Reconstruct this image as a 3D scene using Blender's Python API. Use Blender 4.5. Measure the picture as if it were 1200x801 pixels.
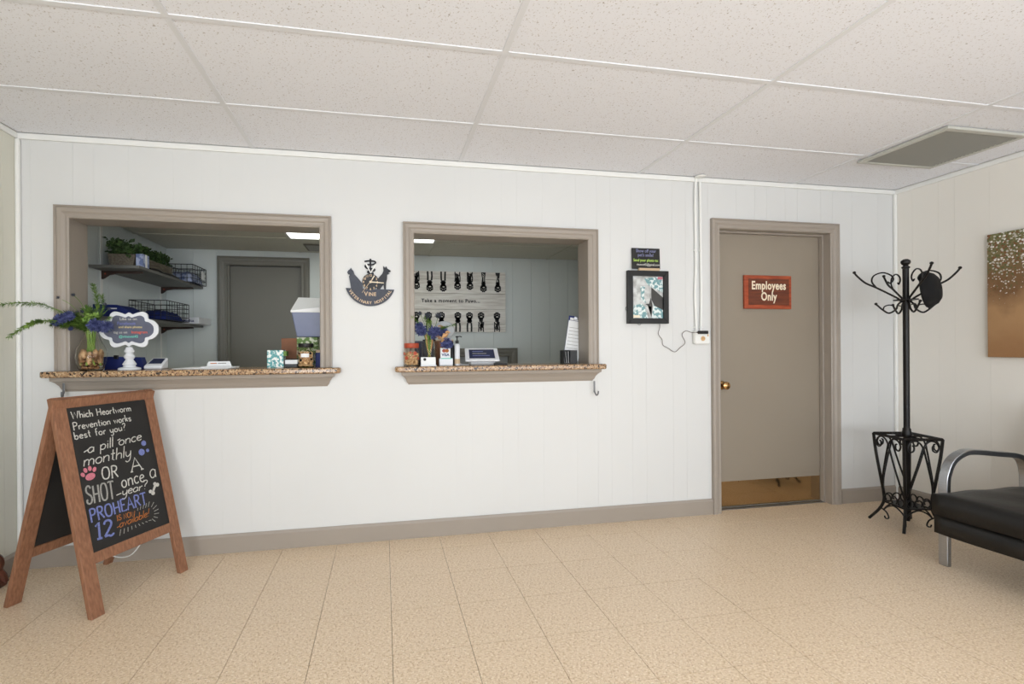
import bpy, bmesh, math, random
from mathutils import Vector, Matrix
R = math.radians
rnd = random.Random(7)
for o in list(bpy.data.objects): bpy.data.objects.remove(o)
scn = bpy.context.scene
COL = scn.collection

# ------------------------------------------------------------------ camera
cd = bpy.data.cameras.new('camera'); cam = bpy.data.objects.new('camera', cd); COL.objects.link(cam)
cd.sensor_fit = 'HORIZONTAL'; cd.sensor_width = 36.0; cd.lens = 36.0 * 552.69 / 1200
cd.shift_x = (600 - 552.09) / 1200; cd.shift_y = (406.84 - 400.5) / 1200
cd.clip_start = 0.05
YAW = .1834
fwd = Vector((math.sin(YAW), math.cos(YAW), 0)); rgt = Vector((math.cos(YAW), -math.sin(YAW), 0)); up = Vector((0, 0, 1))
ROLL = .0069
r2 = rgt * math.cos(ROLL) - up * math.sin(ROLL); u2 = rgt * math.sin(ROLL) + up * math.cos(ROLL)
m = Matrix((r2, u2, -fwd)).transposed().to_4x4(); m.translation = (.8785, -2.9249, 1.1683)
cam.matrix_world = m
scn.camera = cam

# ------------------------------------------------------------------ world, lights, exposure
w = bpy.data.worlds.new('world'); scn.world = w; w.use_nodes = True
w.node_tree.nodes['Background'].inputs[0].default_value = (.75, .85, 1, 1)
w.node_tree.nodes['Background'].inputs[1].default_value = .6
vs = scn.view_settings; vs.view_transform = 'Standard'; vs.look = 'None'; vs.gamma = 1; vs.use_curve_mapping = False
vs.exposure = -0.17
def area(name, loc, rot, sx, sy, power, col):
    l = bpy.data.lights.new(name, 'AREA'); l.shape = 'RECTANGLE'; l.size = sx; l.size_y = sy; l.energy = power; l.color = col
    o = bpy.data.objects.new(name, l); COL.objects.link(o); o.location = loc; o.rotation_euler = rot
    return o
# daylight through the shop windows behind the camera, and two fluorescent ceiling fixtures
area('window_daylight', (2.6, -5.70, 1.35), (R(130), 0, 0), 3.8, 1.9, 200, (.83, .905, 1))
area('window_daylight_left', (-.2, -5.70, 1.35), (R(112), 0, R(-32)), 1.2, 1.9, 125, (.88, .93, .98))
area('fluorescent_light', (2.0, -3.2, 2.315), (0, 0, 0), 1.2, .6, 13, (.88, .95, 1))
area('fluorescent_light', (2.0, -4.6, 2.315), (0, 0, 0), 1.2, .6, 13, (.88, .95, 1))

# ------------------------------------------------------------------ materials
def s2l(c): return tuple(((v / 255) / 12.92 if v / 255 <= .04045 else ((v / 255 + .055) / 1.055) ** 2.4) for v in c)
def mat(name, rgb, rough=.5, metal=0., var=0., vscale=8., bump=0., bscale=60., rgb2=None, emit=0., trans=0., ior=1.45, stretch=None, spec=.5, coat=0., detail=3., lo=.35, hi=.65):
    m = bpy.data.materials.new(name); m.use_nodes = True; nt = m.node_tree; b = nt.nodes['Principled BSDF']
    c = s2l(rgb); b.inputs['Base Color'].default_value = (*c, 1); b.inputs['Roughness'].default_value = rough
    b.inputs['Metallic'].default_value = metal; b.inputs['IOR'].default_value = ior; b.inputs['Specular IOR Level'].default_value = spec
    b.inputs['Transmission Weight'].default_value = trans; b.inputs['Coat Weight'].default_value = coat
    if emit: b.inputs['Emission Color'].default_value = (*c, 1); b.inputs['Emission Strength'].default_value = emit
    if var or rgb2 or bump:
        tc = nt.nodes.new('ShaderNodeTexCoord'); mp = nt.nodes.new('ShaderNodeMapping'); nt.links.new(tc.outputs['Object'], mp.inputs[0])
        if stretch: mp.inputs['Scale'].default_value = stretch
    if var or rgb2:
        n = nt.nodes.new('ShaderNodeTexNoise'); n.inputs['Scale'].default_value = vscale; n.inputs['Detail'].default_value = detail
        nt.links.new(mp.outputs[0], n.inputs['Vector'])
        rp = nt.nodes.new('ShaderNodeValToRGB'); nt.links.new(n.outputs[0], rp.inputs[0]); nt.links.new(rp.outputs[0], b.inputs['Base Color'])
        c2 = s2l(rgb2) if rgb2 else tuple(v * (1 - var) for v in c)
        rp.color_ramp.elements[0].position = lo; rp.color_ramp.elements[1].position = hi
        rp.color_ramp.elements[0].color = (*c2, 1); rp.color_ramp.elements[1].color = (*c, 1)
    if bump:
        n = nt.nodes.new('ShaderNodeTexNoise'); n.inputs['Scale'].default_value = bscale; nt.links.new(mp.outputs[0], n.inputs['Vector'])
        bp = nt.nodes.new('ShaderNodeBump'); bp.inputs['Strength'].default_value = bump; bp.inputs['Distance'].default_value = .002
        nt.links.new(n.outputs[0], bp.inputs['Height']); nt.links.new(bp.outputs[0], b.inputs['Normal'])
    return m
def speckle(name, base, spots, rough=.4, bump=0.):
    """base colour overlaid with voronoi specks: spots = [(scale, rgb, threshold)]"""
    m = mat(name, base, rough); nt = m.node_tree; b = nt.nodes['Principled BSDF']
    tc = nt.nodes.new('ShaderNodeTexCoord'); prev = None; c0 = (*s2l(base), 1)
    for i, (sc, col, th, rot) in enumerate(spots):
        mp = nt.nodes.new('ShaderNodeMapping'); mp.inputs['Scale'].default_value = rot; mp.inputs['Location'].default_value = (i * 3.1, i * 1.7, 0)
        mp.inputs['Rotation'].default_value = (0, 0, i * .9)
        nt.links.new(tc.outputs['Object'], mp.inputs[0])
        n = nt.nodes.new('ShaderNodeTexNoise'); n.inputs['Scale'].default_value = sc; n.inputs['Detail'].default_value = 2
        nt.links.new(mp.outputs[0], n.inputs['Vector'])
        r = nt.nodes.new('ShaderNodeValToRGB'); r.color_ramp.elements[0].position = th; r.color_ramp.elements[1].position = th + .07
        nt.links.new(n.outputs[0], r.inputs[0])
        mx = nt.nodes.new('ShaderNodeMix'); mx.data_type = 'RGBA'; nt.links.new(r.outputs[0], mx.inputs[0])
        if prev: nt.links.new(prev, mx.inputs[6])
        else: mx.inputs[6].default_value = c0
        mx.inputs[7].default_value = (*s2l(col), 1); prev = mx.outputs[2]
    nt.links.new(prev, b.inputs['Base Color'])
    return m
M = {}
M['wall_right'] = mat('white wall paint with added light', (238, 234, 226), .5, var=.02, vscale=1.5)  # lighter wall paint: light missing on the right wall is put into colour
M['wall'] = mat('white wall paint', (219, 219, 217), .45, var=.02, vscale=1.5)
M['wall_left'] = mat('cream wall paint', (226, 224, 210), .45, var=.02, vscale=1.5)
M['white'] = mat('white trim paint', (236, 236, 232), .4)
M['office'] = mat('pale office paint', (214, 220, 218), .5, var=.02, vscale=2)
M['grey'] = mat('warm grey trim paint', (160, 150, 139), .38, var=.03, vscale=3)
M['door'] = mat('warm grey door paint', (149, 138, 123), .42, var=.03, vscale=2)
M['office_grey'] = mat('office grey paint', (122, 120, 112), .45, var=.03, vscale=3)
M['tile_ceiling'] = speckle('fissured ceiling tile', (240, 241, 246), [(75, (184, 178, 175), .66, (1, 1, 1)), (140, (206, 202, 198), .62, (1, 1, 1))], .9)
M['grid'] = mat('white ceiling grid metal', (230, 231, 234), .5)
M['granite'] = speckle('speckled brown granite', (166, 132, 98), [(70, (204, 174, 134), .54, (1, 1, 1)), (95, (88, 62, 46), .54, (1, 1, 1)), (60, (36, 30, 28), .565, (1, 1, 1)), (120, (200, 176, 142), .6, (1, 1, 1))], .2)
M['wood'] = mat('brown stained pine', (154, 108, 80), .55, rgb2=(124, 84, 60), vscale=9, lo=.3, hi=.7, stretch=(14, 14, 1.1), bump=.25, bscale=40)
M['chalk_panel'] = mat('black chalkboard', (36, 35, 34), .62, var=.25, vscale=6)
M['black'] = mat('black plastic', (20, 20, 21), .4)
M['iron'] = mat('black wrought iron', (24, 22, 22), .42, metal=.3, bump=.2)
M['felt'] = mat('black felt', (12, 12, 13), .9, bump=.5, bscale=120)
M['leather'] = mat('black leather', (15, 13, 12), .42, bump=.5, bscale=35, var=.2)
M['chrome'] = mat('brushed steel', (176, 178, 182), .28, metal=1., var=.15, vscale=30, stretch=(1, 1, 12))
M['brass'] = mat('polished brass plate', (188, 162, 126), .08, metal=1.)
M['brass_knob'] = mat('old brass', (190, 150, 100), .22, metal=1., var=.3, vscale=40)
M['vent_frame'] = mat('light grey vent frame', (196, 196, 188), .45, metal=.1)
M['vent'] = mat('grey vent metal', (150, 150, 144), .5, metal=.2)
M['vent_dark'] = mat('dark vent grey', (120, 118, 112), .7)  # even grey, darker than the vent slats
M['light'] = mat('fluorescent diffuser', (245, 248, 240), .5, emit=4.2)
M['shelf'] = mat('dark grey shelf board', (112, 112, 108), .5, var=.1)
M['bracket'] = mat('dark brown bracket', (62, 46, 40), .45)
M['navy'] = mat('navy cloth', (22, 40, 110), .8, var=.4, vscale=40)
M['navy_card'] = mat('navy card', (18, 36, 104), .6)
M['blue_grey'] = mat('blue grey printed card', (112, 126, 168), .5, rgb2=(176, 186, 214), vscale=26, lo=.5, hi=.58)
M['paper'] = mat('white paper', (235, 236, 236), .6)
M['plastic_white'] = mat('white plastic', (228, 230, 234), .35)
M['screen'] = mat('dark slate screen', (52, 58, 86), .25)
M['cloudslate'] = mat('grey chalkboard', (98, 102, 120), .7, var=.15, vscale=20)
M['bin'] = mat('smoky blue plastic', (116, 124, 152), .3, var=.15, vscale=10)
M['leaf'] = mat('green leaves', (128, 158, 70), .6, rgb2=(78, 112, 44), vscale=25)
M['leaf_dark'] = mat('dark green leaves', (84, 112, 52), .6, rgb2=(48, 72, 34), vscale=25)
M['leaf_light'] = mat('light green stems', (142, 172, 84), .5, rgb2=(110, 150, 60), vscale=25)
M['thistle'] = mat('blue thistle petals', (110, 118, 168), .8, rgb2=(48, 56, 104), vscale=60)
M['tan_leaf'] = mat('dried tan leaf', (205, 160, 112), .7)
M['glass'] = mat('clear glass', (252, 250, 244), .02, trans=1., ior=1.18)
M['amber'] = mat('brown pebbles', (170, 128, 90), .5, rgb2=(112, 78, 52), vscale=45)
M['red'] = mat('red plastic lid', (168, 70, 44), .45)
M['treats'] = mat('tan pet treats', (232, 200, 156), .8, rgb2=(196, 150, 108), vscale=60)
M['planter'] = mat('weathered grey wood', (120, 112, 98), .8, rgb2=(92, 84, 72), vscale=14, stretch=(6, 1, 6))
M['sign_wood'] = mat('red brown sign wood', (176, 82, 46), .5, rgb2=(140, 60, 34), vscale=10, stretch=(1, 1, 6))
M['sign_dark'] = mat('dark brown sign field', (116, 58, 34), .55, rgb2=(92, 46, 30), vscale=9, stretch=(1, 1, 7))
M['cream'] = mat('cream lettering', (240, 226, 200), .5)
M['tan'] = mat('tan lettering', (206, 180, 148), .5)
M['clock'] = mat('charcoal clock metal', (62, 66, 78), .5, var=.15, vscale=60)
M['clock_black'] = mat('black clock metal', (36, 38, 44), .5)
M['white_ink'] = mat('white chalk', (214, 212, 204), .9, var=.3, vscale=160)
M['grey_ink'] = mat('grey chalk', (168, 166, 160), .9, var=.3, vscale=160)
M['blue_ink'] = mat('blue chalk', (126, 136, 196), .9, var=.3, vscale=160)
M['pink_ink'] = mat('pink chalk', (214, 128, 142), .9, var=.2, vscale=160)
M['orange_ink'] = mat('orange chalk', (188, 114, 56), .9, var=.3, vscale=160)
M['green_ink'] = mat('green chalk', (190, 226, 110), .9)
M['teal_ink'] = mat('teal chalk', (120, 210, 190), .9)
M['yellow_ink'] = mat('pale yellow chalk', (226, 206, 150), .9)
M['red_ink'] = mat('red chalk', (226, 104, 84), .9)
M['ink'] = mat('black ink', (40, 40, 42), .7)
M['plank'] = mat('whitewashed plank print', (230, 227, 220), .7, rgb2=(206, 200, 192), vscale=5, stretch=(1, 1, 9))
M['fur'] = mat('picture grey fur', (212, 214, 212), .4, rgb2=(150, 150, 148), vscale=22)
M['towel'] = mat('picture teal towel', (116, 158, 162), .4, rgb2=(226, 234, 232), vscale=55, lo=.47, hi=.53)
M['dark_pic'] = mat('picture dark grey', (66, 64, 62), .4, var=.2, vscale=20)
M['cup_print'] = mat('teal printed cup', (236, 240, 236), .4, rgb2=(84, 156, 158), vscale=75, lo=.49, hi=.55)
M['brown_box'] = mat('brown card', (132, 88, 62), .7, var=.15, vscale=12)
M['green_box'] = mat('green printed box', (210, 214, 190), .6, rgb2=(96, 128, 62), vscale=40, lo=.5, hi=.56)
M['darkwood'] = mat('dark red brown wood', (92, 50, 34), .4, var=.35, vscale=8, stretch=(4, 4, 1))
M['steel_dark'] = mat('dull steel', (120, 120, 122), .4, metal=.8)
M['blue_faint'] = mat('faint blue chalk', (132, 134, 170), .9)
M['bulbs'] = mat('brown bulbs', (206, 170, 132), .35, rgb2=(128, 92, 62), vscale=22, lo=.42, hi=.6)
M['leaf_planter'] = mat('planter greenery', (66, 92, 44), .6, rgb2=(40, 62, 30), vscale=25)
M['cable'] = mat('grey cable', (120, 112, 108), .5)
M['skin_tan'] = mat('ivory socket', (206, 168, 120), .5)

# floor: mottled beige vinyl
M['floor'] = speckle('mottled beige vinyl tile', (228, 205, 176), [(70, (214, 189, 154), .52, (1, 2.0, 1)), (85, (196, 165, 134), .58, (2, 1, 1)), (95, (246, 230, 208), .58, (1, 2, 1)), (120, (172, 142, 112), .64, (2, 1, 1))], .36)
# painting: brown gradient canvas with silvery dabs in its upper part
def painting_mat():
    m = mat('bronze abstract canvas', (150, 110, 70), .5); nt = m.node_tree; b = nt.nodes['Principled BSDF']
    tc = nt.nodes.new('ShaderNodeTexCoord'); sp = nt.nodes.new('ShaderNodeSeparateXYZ'); nt.links.new(tc.outputs['Object'], sp.inputs[0])
    n = nt.nodes.new('ShaderNodeTexNoise'); n.inputs['Scale'].default_value = 7; n.inputs['Detail'].default_value = 5; nt.links.new(tc.outputs['Object'], n.inputs['Vector'])
    a = nt.nodes.new('ShaderNodeMath'); a.operation = 'MULTIPLY_ADD'; a.inputs[1].default_value = .35; nt.links.new(n.outputs[0], a.inputs[0]); nt.links.new(sp.outputs[2], a.inputs[2])
    r = nt.nodes.new('ShaderNodeValToRGB'); nt.links.new(a.outputs[0], r.inputs[0]); e = r.color_ramp.elements
    e[0].position = .1; e[0].color = (*s2l((150, 108, 70)), 1); e[1].position = .95; e[1].color = (*s2l((118, 116, 76)), 1)
    x = e.new(.45); x.color = (*s2l((176, 138, 98)), 1); x = e.new(.62); x.color = (*s2l((122, 90, 60)), 1)
    v = nt.nodes.new('ShaderNodeTexVoronoi'); v.inputs['Scale'].default_value = 85; nt.links.new(tc.outputs['Object'], v.inputs['Vector'])
    # size of dabs grows upwards
    g = nt.nodes.new('ShaderNodeMapRange'); g.inputs[1].default_value = .48; g.inputs[2].default_value = .74; g.inputs[3].default_value = .0; g.inputs[4].default_value = .55
    nt.links.new(a.outputs[0], g.inputs[0])
    lt = nt.nodes.new('ShaderNodeMath'); lt.operation = 'LESS_THAN'; nt.links.new(v.outputs['Distance'], lt.inputs[0]); nt.links.new(g.outputs[0], lt.inputs[1])
    wn = nt.nodes.new('ShaderNodeTexWhiteNoise'); nt.links.new(v.outputs['Position'], wn.inputs['Vector'])
    rr = nt.nodes.new('ShaderNodeValToRGB'); nt.links.new(wn.outputs['Value'], rr.inputs[0]); rr.color_ramp.interpolation = 'CONSTANT'; e = rr.color_ramp.elements
    e[0].color = (*s2l((96, 98, 60)), 1); e[1].position = .8; e[1].color = (*s2l((232, 228, 222)), 1)
    x = e.new(.3); x.color = (*s2l((120, 78, 48)), 1); x = e.new(.5); x.color = (*s2l((190, 184, 172)), 1)
    mx = nt.nodes.new('ShaderNodeMix'); mx.data_type = 'RGBA'; nt.links.new(lt.outputs[0], mx.inputs[0]); nt.links.new(r.outputs[0], mx.inputs[6]); nt.links.new(rr.outputs[0], mx.inputs[7])
    nt.links.new(mx.outputs[2], b.inputs['Base Color'])
    return m
M['painting'] = painting_mat()

# ------------------------------------------------------------------ mesh helpers
def catmull(pts, n=6, closed=False):
    pts = [Vector(p) for p in pts]; out = []
    L = len(pts)
    if L < 3: return pts
    for i in range(L if closed else L - 1):
        p1, p2 = pts[i], pts[(i + 1) % L]
        p0 = pts[i - 1] if (i > 0 or closed) else p1 * 2 - p2
        p3 = pts[(i + 2) % L] if (i + 2 < L or closed) else p2 * 2 - p1
        for k in range(n):
            t = k / n
            out.append(.5 * ((2 * p1) + (p2 - p0) * t + (2 * p0 - 5 * p1 + 4 * p2 - p3) * t * t + (3 * p1 - p0 - 3 * p2 + p3) * t ** 3))
    if not closed: out.append(pts[-1])
    return out
class MB:
    def __init__(s, xf=None): s.v = []; s.f = []; s.xf = xf or Matrix.Identity(4)
    def add(s, vs, fs):
        b = len(s.v); s.v += [tuple(s.xf @ Vector(v)) for v in vs]; s.f += [tuple(b + i for i in f) for f in fs]; return s
    def box(s, x0, y0, z0, x1, y1, z1, xf=None):
        vs = [(x, y, z) for z in (z0, z1) for y in (y0, y1) for x in (x0, x1)]
        if xf is not None: vs = [tuple(xf @ Vector(v)) for v in vs]
        return s.add(vs, [(0, 2, 3, 1), (4, 5, 7, 6), (0, 1, 5, 4), (2, 6, 7, 3), (0, 4, 6, 2), (1, 3, 7, 5)])
    def tube(s, pts, r, seg=8, r_end=None, cap=True):
        pts = [Vector(p) for p in pts]; n = len(pts); vs = []; fs = []
        t0 = (pts[1] - pts[0]).normalized(); ref = Vector((0, 0, 1)) if abs(t0.z) < .9 else Vector((1, 0, 0))
        a = t0.cross(ref).normalized()
        for i, p in enumerate(pts):
            t = (pts[min(i + 1, n - 1)] - pts[max(i - 1, 0)])
            t = t.normalized() if t.length > 1e-9 else t0
            a = (a - t * a.dot(t)); a = a.normalized() if a.length > 1e-6 else t.orthogonal().normalized()
            b = t.cross(a); rr = r if not isinstance(r, (list, tuple)) else r[i]
            if r_end is not None: rr = r + (r_end - r) * i / (n - 1)
            for k in range(seg):
                q = 2 * math.pi * k / seg; vs.append(tuple(p + a * (rr * math.cos(q)) + b * (rr * math.sin(q))))
        for i in range(n - 1):
            for k in range(seg):
                k2 = (k + 1) % seg; fs.append((i * seg + k, i * seg + k2, (i + 1) * seg + k2, (i + 1) * seg + k))
        if cap: fs.append(tuple(range(seg))[::-1]); fs.append(tuple((n - 1) * seg + k for k in range(seg)))
        return s.add(vs, fs)
    def lathe(s, prof, c=(0, 0, 0), seg=24, axis='z', sy=1.):
        vs = []; fs = []; n = len(prof)
        for (r, h) in prof:
            for k in range(seg):
                q = 2 * math.pi * k / seg; x, y = r * math.cos(q), r * math.sin(q) * sy
                v = (x, y, h) if axis == 'z' else ((x, h, y) if axis == 'y' else (h, x, y))
                vs.append((c[0] + v[0], c[1] + v[1], c[2] + v[2]))
        for i in range(n - 1):
            for k in range(seg):
                k2 = (k + 1) % seg; fs.append((i * seg + k, i * seg + k2, (i + 1) * seg + k2, (i + 1) * seg + k))
        fs.append(tuple(range(seg))[::-1]); fs.append(tuple((n - 1) * seg + k for k in range(seg)))
        return s.add(vs, fs)
    def ball(s, c, r, seg=12, sc=(1, 1, 1)):
        vs = []; fs = []; nr = seg // 2
        for i in range(nr + 1):
            a = math.pi * i / nr
            for k in range(seg):
                q = 2 * math.pi * k / seg
                vs.append((c[0] + r * sc[0] * math.sin(a) * math.cos(q), c[1] + r * sc[1] * math.sin(a) * math.sin(q), c[2] + r * sc[2] * math.cos(a)))
        for i in range(nr):
            for k in range(seg):
                k2 = (k + 1) % seg; fs.append((i * seg + k, (i + 1) * seg + k, (i + 1) * seg + k2, i * seg + k2))
        return s.add(vs, fs)
    def prism(s, poly, origin, ex, ey, depth):
        """polygon in the plane (ex, ey) pushed along ex x ey by depth (front face at origin + depth)"""
        o = Vector(origin); ex = Vector(ex); ey = Vector(ey); n = ex.cross(ey).normalized() * depth; k = len(poly)
        ar = sum(poly[i][0] * poly[(i + 1) % k][1] - poly[(i + 1) % k][0] * poly[i][1] for i in range(k))
        if ar < 0: poly = poly[::-1]
        a = [tuple(o + ex * p[0] + ey * p[1]) for p in poly]; b = [tuple(o + ex * p[0] + ey * p[1] + n) for p in poly]
        return s.add(a + b, [tuple(range(k))[::-1], tuple(range(k, 2 * k))] + [(i, (i + 1) % k, k + (i + 1) % k, k + i) for i in range(k)])
    def ribbon(s, pts, origin, ex, ey, wd, lift=.0006):
        """flat stroke (chalk, ink) lying on the plane (ex, ey)"""
        o = Vector(origin); ex = Vector(ex); ey = Vector(ey); n = ex.cross(ey).normalized(); P = [Vector((p[0], p[1])) for p in pts]; L = []; Rr = []
        for i, p in enumerate(P):
            t = P[min(i + 1, len(P) - 1)] - P[max(i - 1, 0)]
            t = t.normalized() if t.length > 1e-9 else Vector((1, 0)); nn = Vector((-t.y, t.x)) * (wd / 2)
            for lst, q in ((L, p + nn), (Rr, p - nn)): lst.append(tuple(o + ex * q.x + ey * q.y + n * lift))
        k = len(P); return s.add(L + Rr, [(k + i, k + i + 1, i + 1, i) for i in range(k - 1)])
    def build(s, name, m, parent=None, smooth=False, bevel=0., label=None, seg=2, subsurf=0):
        me = bpy.data.meshes.new(name); me.from_pydata(s.v, [], s.f); me.update()
        me.materials.append(M[m] if isinstance(m, str) else m)
        if smooth:
            me.polygons.foreach_set('use_smooth', [True] * len(me.polygons))
            if smooth != 2: me.set_sharp_from_angle(angle=R(40))
        o = bpy.data.objects.new(name, me); COL.objects.link(o)
        if parent is not None: o.parent = parent
        if bevel:
            bv = o.modifiers.new('bevel', 'BEVEL'); bv.width = bevel; bv.segments = seg; bv.limit_method = 'ANGLE'; bv.angle_limit = R(40)
        if subsurf:
            ss = o.modifiers.new('sub', 'SUBSURF'); ss.levels = subsurf; ss.render_levels = subsurf
        if label: o['label'] = label
        return o
def box(name, m, b, parent=None, bevel=0., label=None, **k): return MB().box(*b).build(name, m, parent, bevel=bevel, label=label, **k)
def tag(o, label, cat, group=None, kind=None):
    if label: o['label'] = label
    if cat: o['category'] = cat
    if group: o['group'] = group
    if kind: o['kind'] = kind
    return o
def thing(name, label, cat, loc=(0, 0, 0), rz=0., group=None):
    o = bpy.data.objects.new(name, None); COL.objects.link(o); o.location = loc; o.rotation_euler = (0, 0, rz); o.empty_display_size = .05
    return tag(o, label, cat, group)
def struct(name, loc=(0, 0, 0)):
    o = bpy.data.objects.new(name, None); COL.objects.link(o); o.location = loc; o['kind'] = 'structure'; return o
def like(src, parent, loc, name=None):
    c = src.copy(); COL.objects.link(c); c.parent = parent; c.location = loc
    return c
def text(s, size, name, m, parent, origin, ex, ey, depth=.0008, align='CENTER', bold=0., sx=1., spacing=1., lift=.0006):
    cu = bpy.data.curves.new(name, 'FONT'); cu.body = s; cu.size = size; cu.align_x = align; cu.extrude = depth / 2; cu.offset = bold; cu.space_character = spacing
    cu.resolution_u = 3
    t = bpy.data.objects.new(name, cu); COL.objects.link(t); bpy.context.view_layer.update()
    me = bpy.data.meshes.new_from_object(t.evaluated_get(bpy.context.evaluated_depsgraph_get()))
    bpy.data.objects.remove(t); me.name = name
    ex = Vector(ex).normalized(); ey = Vector(ey).normalized(); n = ex.cross(ey)
    mm = Matrix((ex * sx, ey, n)).transposed().to_4x4(); mm.translation = Vector(origin) + n * lift; me.transform(mm)
    me.materials.clear(); me.materials.append(M[m])
    o = bpy.data.objects.new(name, me); COL.objects.link(o); o.parent = parent
    return o
X3, Y3, Z3 = Vector((1, 0, 0)), Vector((0, 1, 0)), Vector((0, 0, 1))

# ------------------------------------------------------------------ the setting
XL, XR, YF, ZC = -1.045, 4.69, -5.8, 2.3313
TW = .14                                    # thickness of the counter wall
OB, OL, OR_, OZ = 1.75, -1.04, 3.1, 2.075   # office: back wall, left wall, right wall, ceiling height
HOLES = [(-.811, 1.02, .523, 1.90), (1.052, 1.02, 2.221, 1.887), (3.170, 0, 4.115, 2.0)]
def cut(x0, x1, z0, z1, holes):
    """rectangles left of [x0,x1]x[z0,z1] after the holes are taken out"""
    out = [(x0, z0, x1, z1)]
    for (a, b, c, d) in holes:
        nx = []
        for (p, q, r, s) in out:
            if c <= p or a >= r or d <= q or b >= s: nx.append((p, q, r, s)); continue
            if p < a: nx.append((p, q, a, s))
            if c < r: nx.append((c, q, r, s))
            l, rr = max(p, a), min(r, c)
            if q < b: nx.append((l, q, rr, b))
            if d < s: nx.append((l, d, rr, s))
        out = nx
    return [r for r in out if r[2] - r[0] > .004 and r[3] - r[1] > .004]
# counter wall: core plus grooved panelling
core = MB()
for (a, b, c, d) in cut(XL - .1, XR + .1, 0, ZC + .1, HOLES): core.box(a, .0010, b, c, TW, d)
wall_back = core.build('wall_back', 'wall'); wall_back['kind'] = 'structure'
base = [.523, .694, .922, 1.071, 1.168, 1.321, 1.424, 1.624]
seams = sorted(v + 1.203 * k for v in base for k in range(-2, 4)); seams = [XL] + [v for v in seams if XL + .04 < v < XR - .04] + [XR]
for a, b in zip(seams, seams[1:]):
    for (p, q, r, s) in cut(a + .0007, b - .0007, 0, ZC, HOLES):
        MB().box(p, 0, q, r, .003, s).build('panel', 'wall', wall_back)
# side walls, each with the same grooved panels
def side_wall(name, x, sgn, y0, y1, z1, mt, offs):
    w_ = box(name, mt, (min(x + sgn * .0010, x + sgn * .1), y0, 0, max(x + sgn * .0010, x + sgn * .1), y1, z1 + .1)); w_['kind'] = 'structure'
    ss = [y1] + [y1 - v for v in offs if y1 - v > y0 + .03] + [y0]
    for a, b in zip(ss, ss[1:]):
        MB().box(min(x, x + sgn * .003), b + .0007, 0, max(x, x + sgn * .003), a - .0007, z1).build('panel', mt, w_)
    return w_
offs = [];  v = 0
pat = [.10, .15, .10, .20, .10, .17, .23, .152]
for i in range(45): v += pat[i % 8]; offs.append(v)
side_wall('wall_left', XL, -1, YF, 0, ZC, 'wall_left', offs)
offs = [.12, .285, .38, .568, .74, .86, 1.0, 1.2]; offs += [o_ + 1.21 for o_ in offs] + [o_ + 2.42 for o_ in offs] + [o_ + 3.63 for o_ in offs]
side_wall('wall_right', XR, 1, YF, 0, ZC, 'wall_right', offs)
wf = box('wall_front', 'wall', (XL - .1, YF - .1, 0, XR + .1, YF, ZC + .1)); wf['kind'] = 'structure'
# floor: square vinyl tiles laid in view, the rest of the floor behind the camera as one sheet of them
floor = box('floor', 'amber', (XL - .1, YF - .1, -.05, XR + .1, OB + .2, -.004)); floor['kind'] = 'structure'
M['joint'] = mat('dark tile joint', (128, 106, 82), .7); floor.data.materials[0] = M['joint']
T = .3048; x0 = .904 - 7 * T; y0 = -.19
xs = [XL] + [x0 + T * i for i in range(20) if XL < x0 + T * i < XR] + [XR]
ys = [0] + [y0 - T * i for i in range(11)]
def floor_tile(a, b, c, d):
    g = .0010; cx, cy = (a + c) / 2, (b + d) / 2; hx, hy = (c - a) / 2 - g, (d - b) / 2 - g
    z = rnd.uniform(-.0004, .0004)
    o = MB().box(-hx, -hy, -.004, hx, hy, z).build('tile', 'floor', floor); o.location = (cx, cy, 0)
    return o
proto = None
for i in range(len(xs) - 1):
    for j in range(len(ys) - 1):
        a, c = xs[i], xs[i + 1]; b, d = ys[j + 1], ys[j]
        full = abs(c - a - T) < .001 and abs(d - b - T) < .001
        if full and proto: like(proto, floor, ((a + c) / 2, (b + d) / 2, rnd.uniform(-.0003, .0003)))
        else:
            o = floor_tile(a, b, c, d)
            if full: proto = o
rest = MB(); yy = ys[-1]
while yy > YF:
    for i in range(len(xs) - 1): rest.box(xs[i] + .0007, max(yy - T, YF) + .0007, -.004, xs[i + 1] - .0007, yy - .0007, 0)
    yy -= T
rest.box(3.186, .0, -.004, 4.1, .075, -.0002)
o = rest.build('tile_field', 'floor', floor); o['kind'] = 'stuff'
ofl = box('floor_office', 'floor', (OL, TW, -.004, OR_, OB, 0)); ofl['kind'] = 'structure'
# ceiling: lay-in tiles on a metal grid, 4 ft along the wall by 2 ft deep
ceil = box('ceiling', 'grid', (XL - .1, YF - .1, ZC + .03, XR + .1, TW, ZC + .06)); ceil['kind'] = 'structure'
gx, gy = .139, -.503
cxs = [XL] + [gx + 1.2192 * k for k in range(4)] + [XR]; cys = [0.] + [gy - .6096 * j for j in range(9)] + [YF]
for i in range(len(cxs) - 1):
    for j in range(len(cys) - 1):
        MB().box(cxs[i] + .008, cys[j + 1] + .008, ZC + .003, cxs[i + 1] - .008, cys[j] - .008, ZC + .02).build('ceiling_tile', 'tile_ceiling', ceil, bevel=.002, seg=1)
for k, gxx in enumerate(cxs[1:-1]): box('grid_bar', 'grid', (gxx - .012, YF, ZC - .001, gxx + .012, -.0, ZC + .012), ceil)
for j, gyy in enumerate(cys[1:-1]): box('grid_bar', 'grid', (XL, gyy - .012, ZC - .0005, XR, gyy + .012, ZC + .011), ceil)
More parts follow.
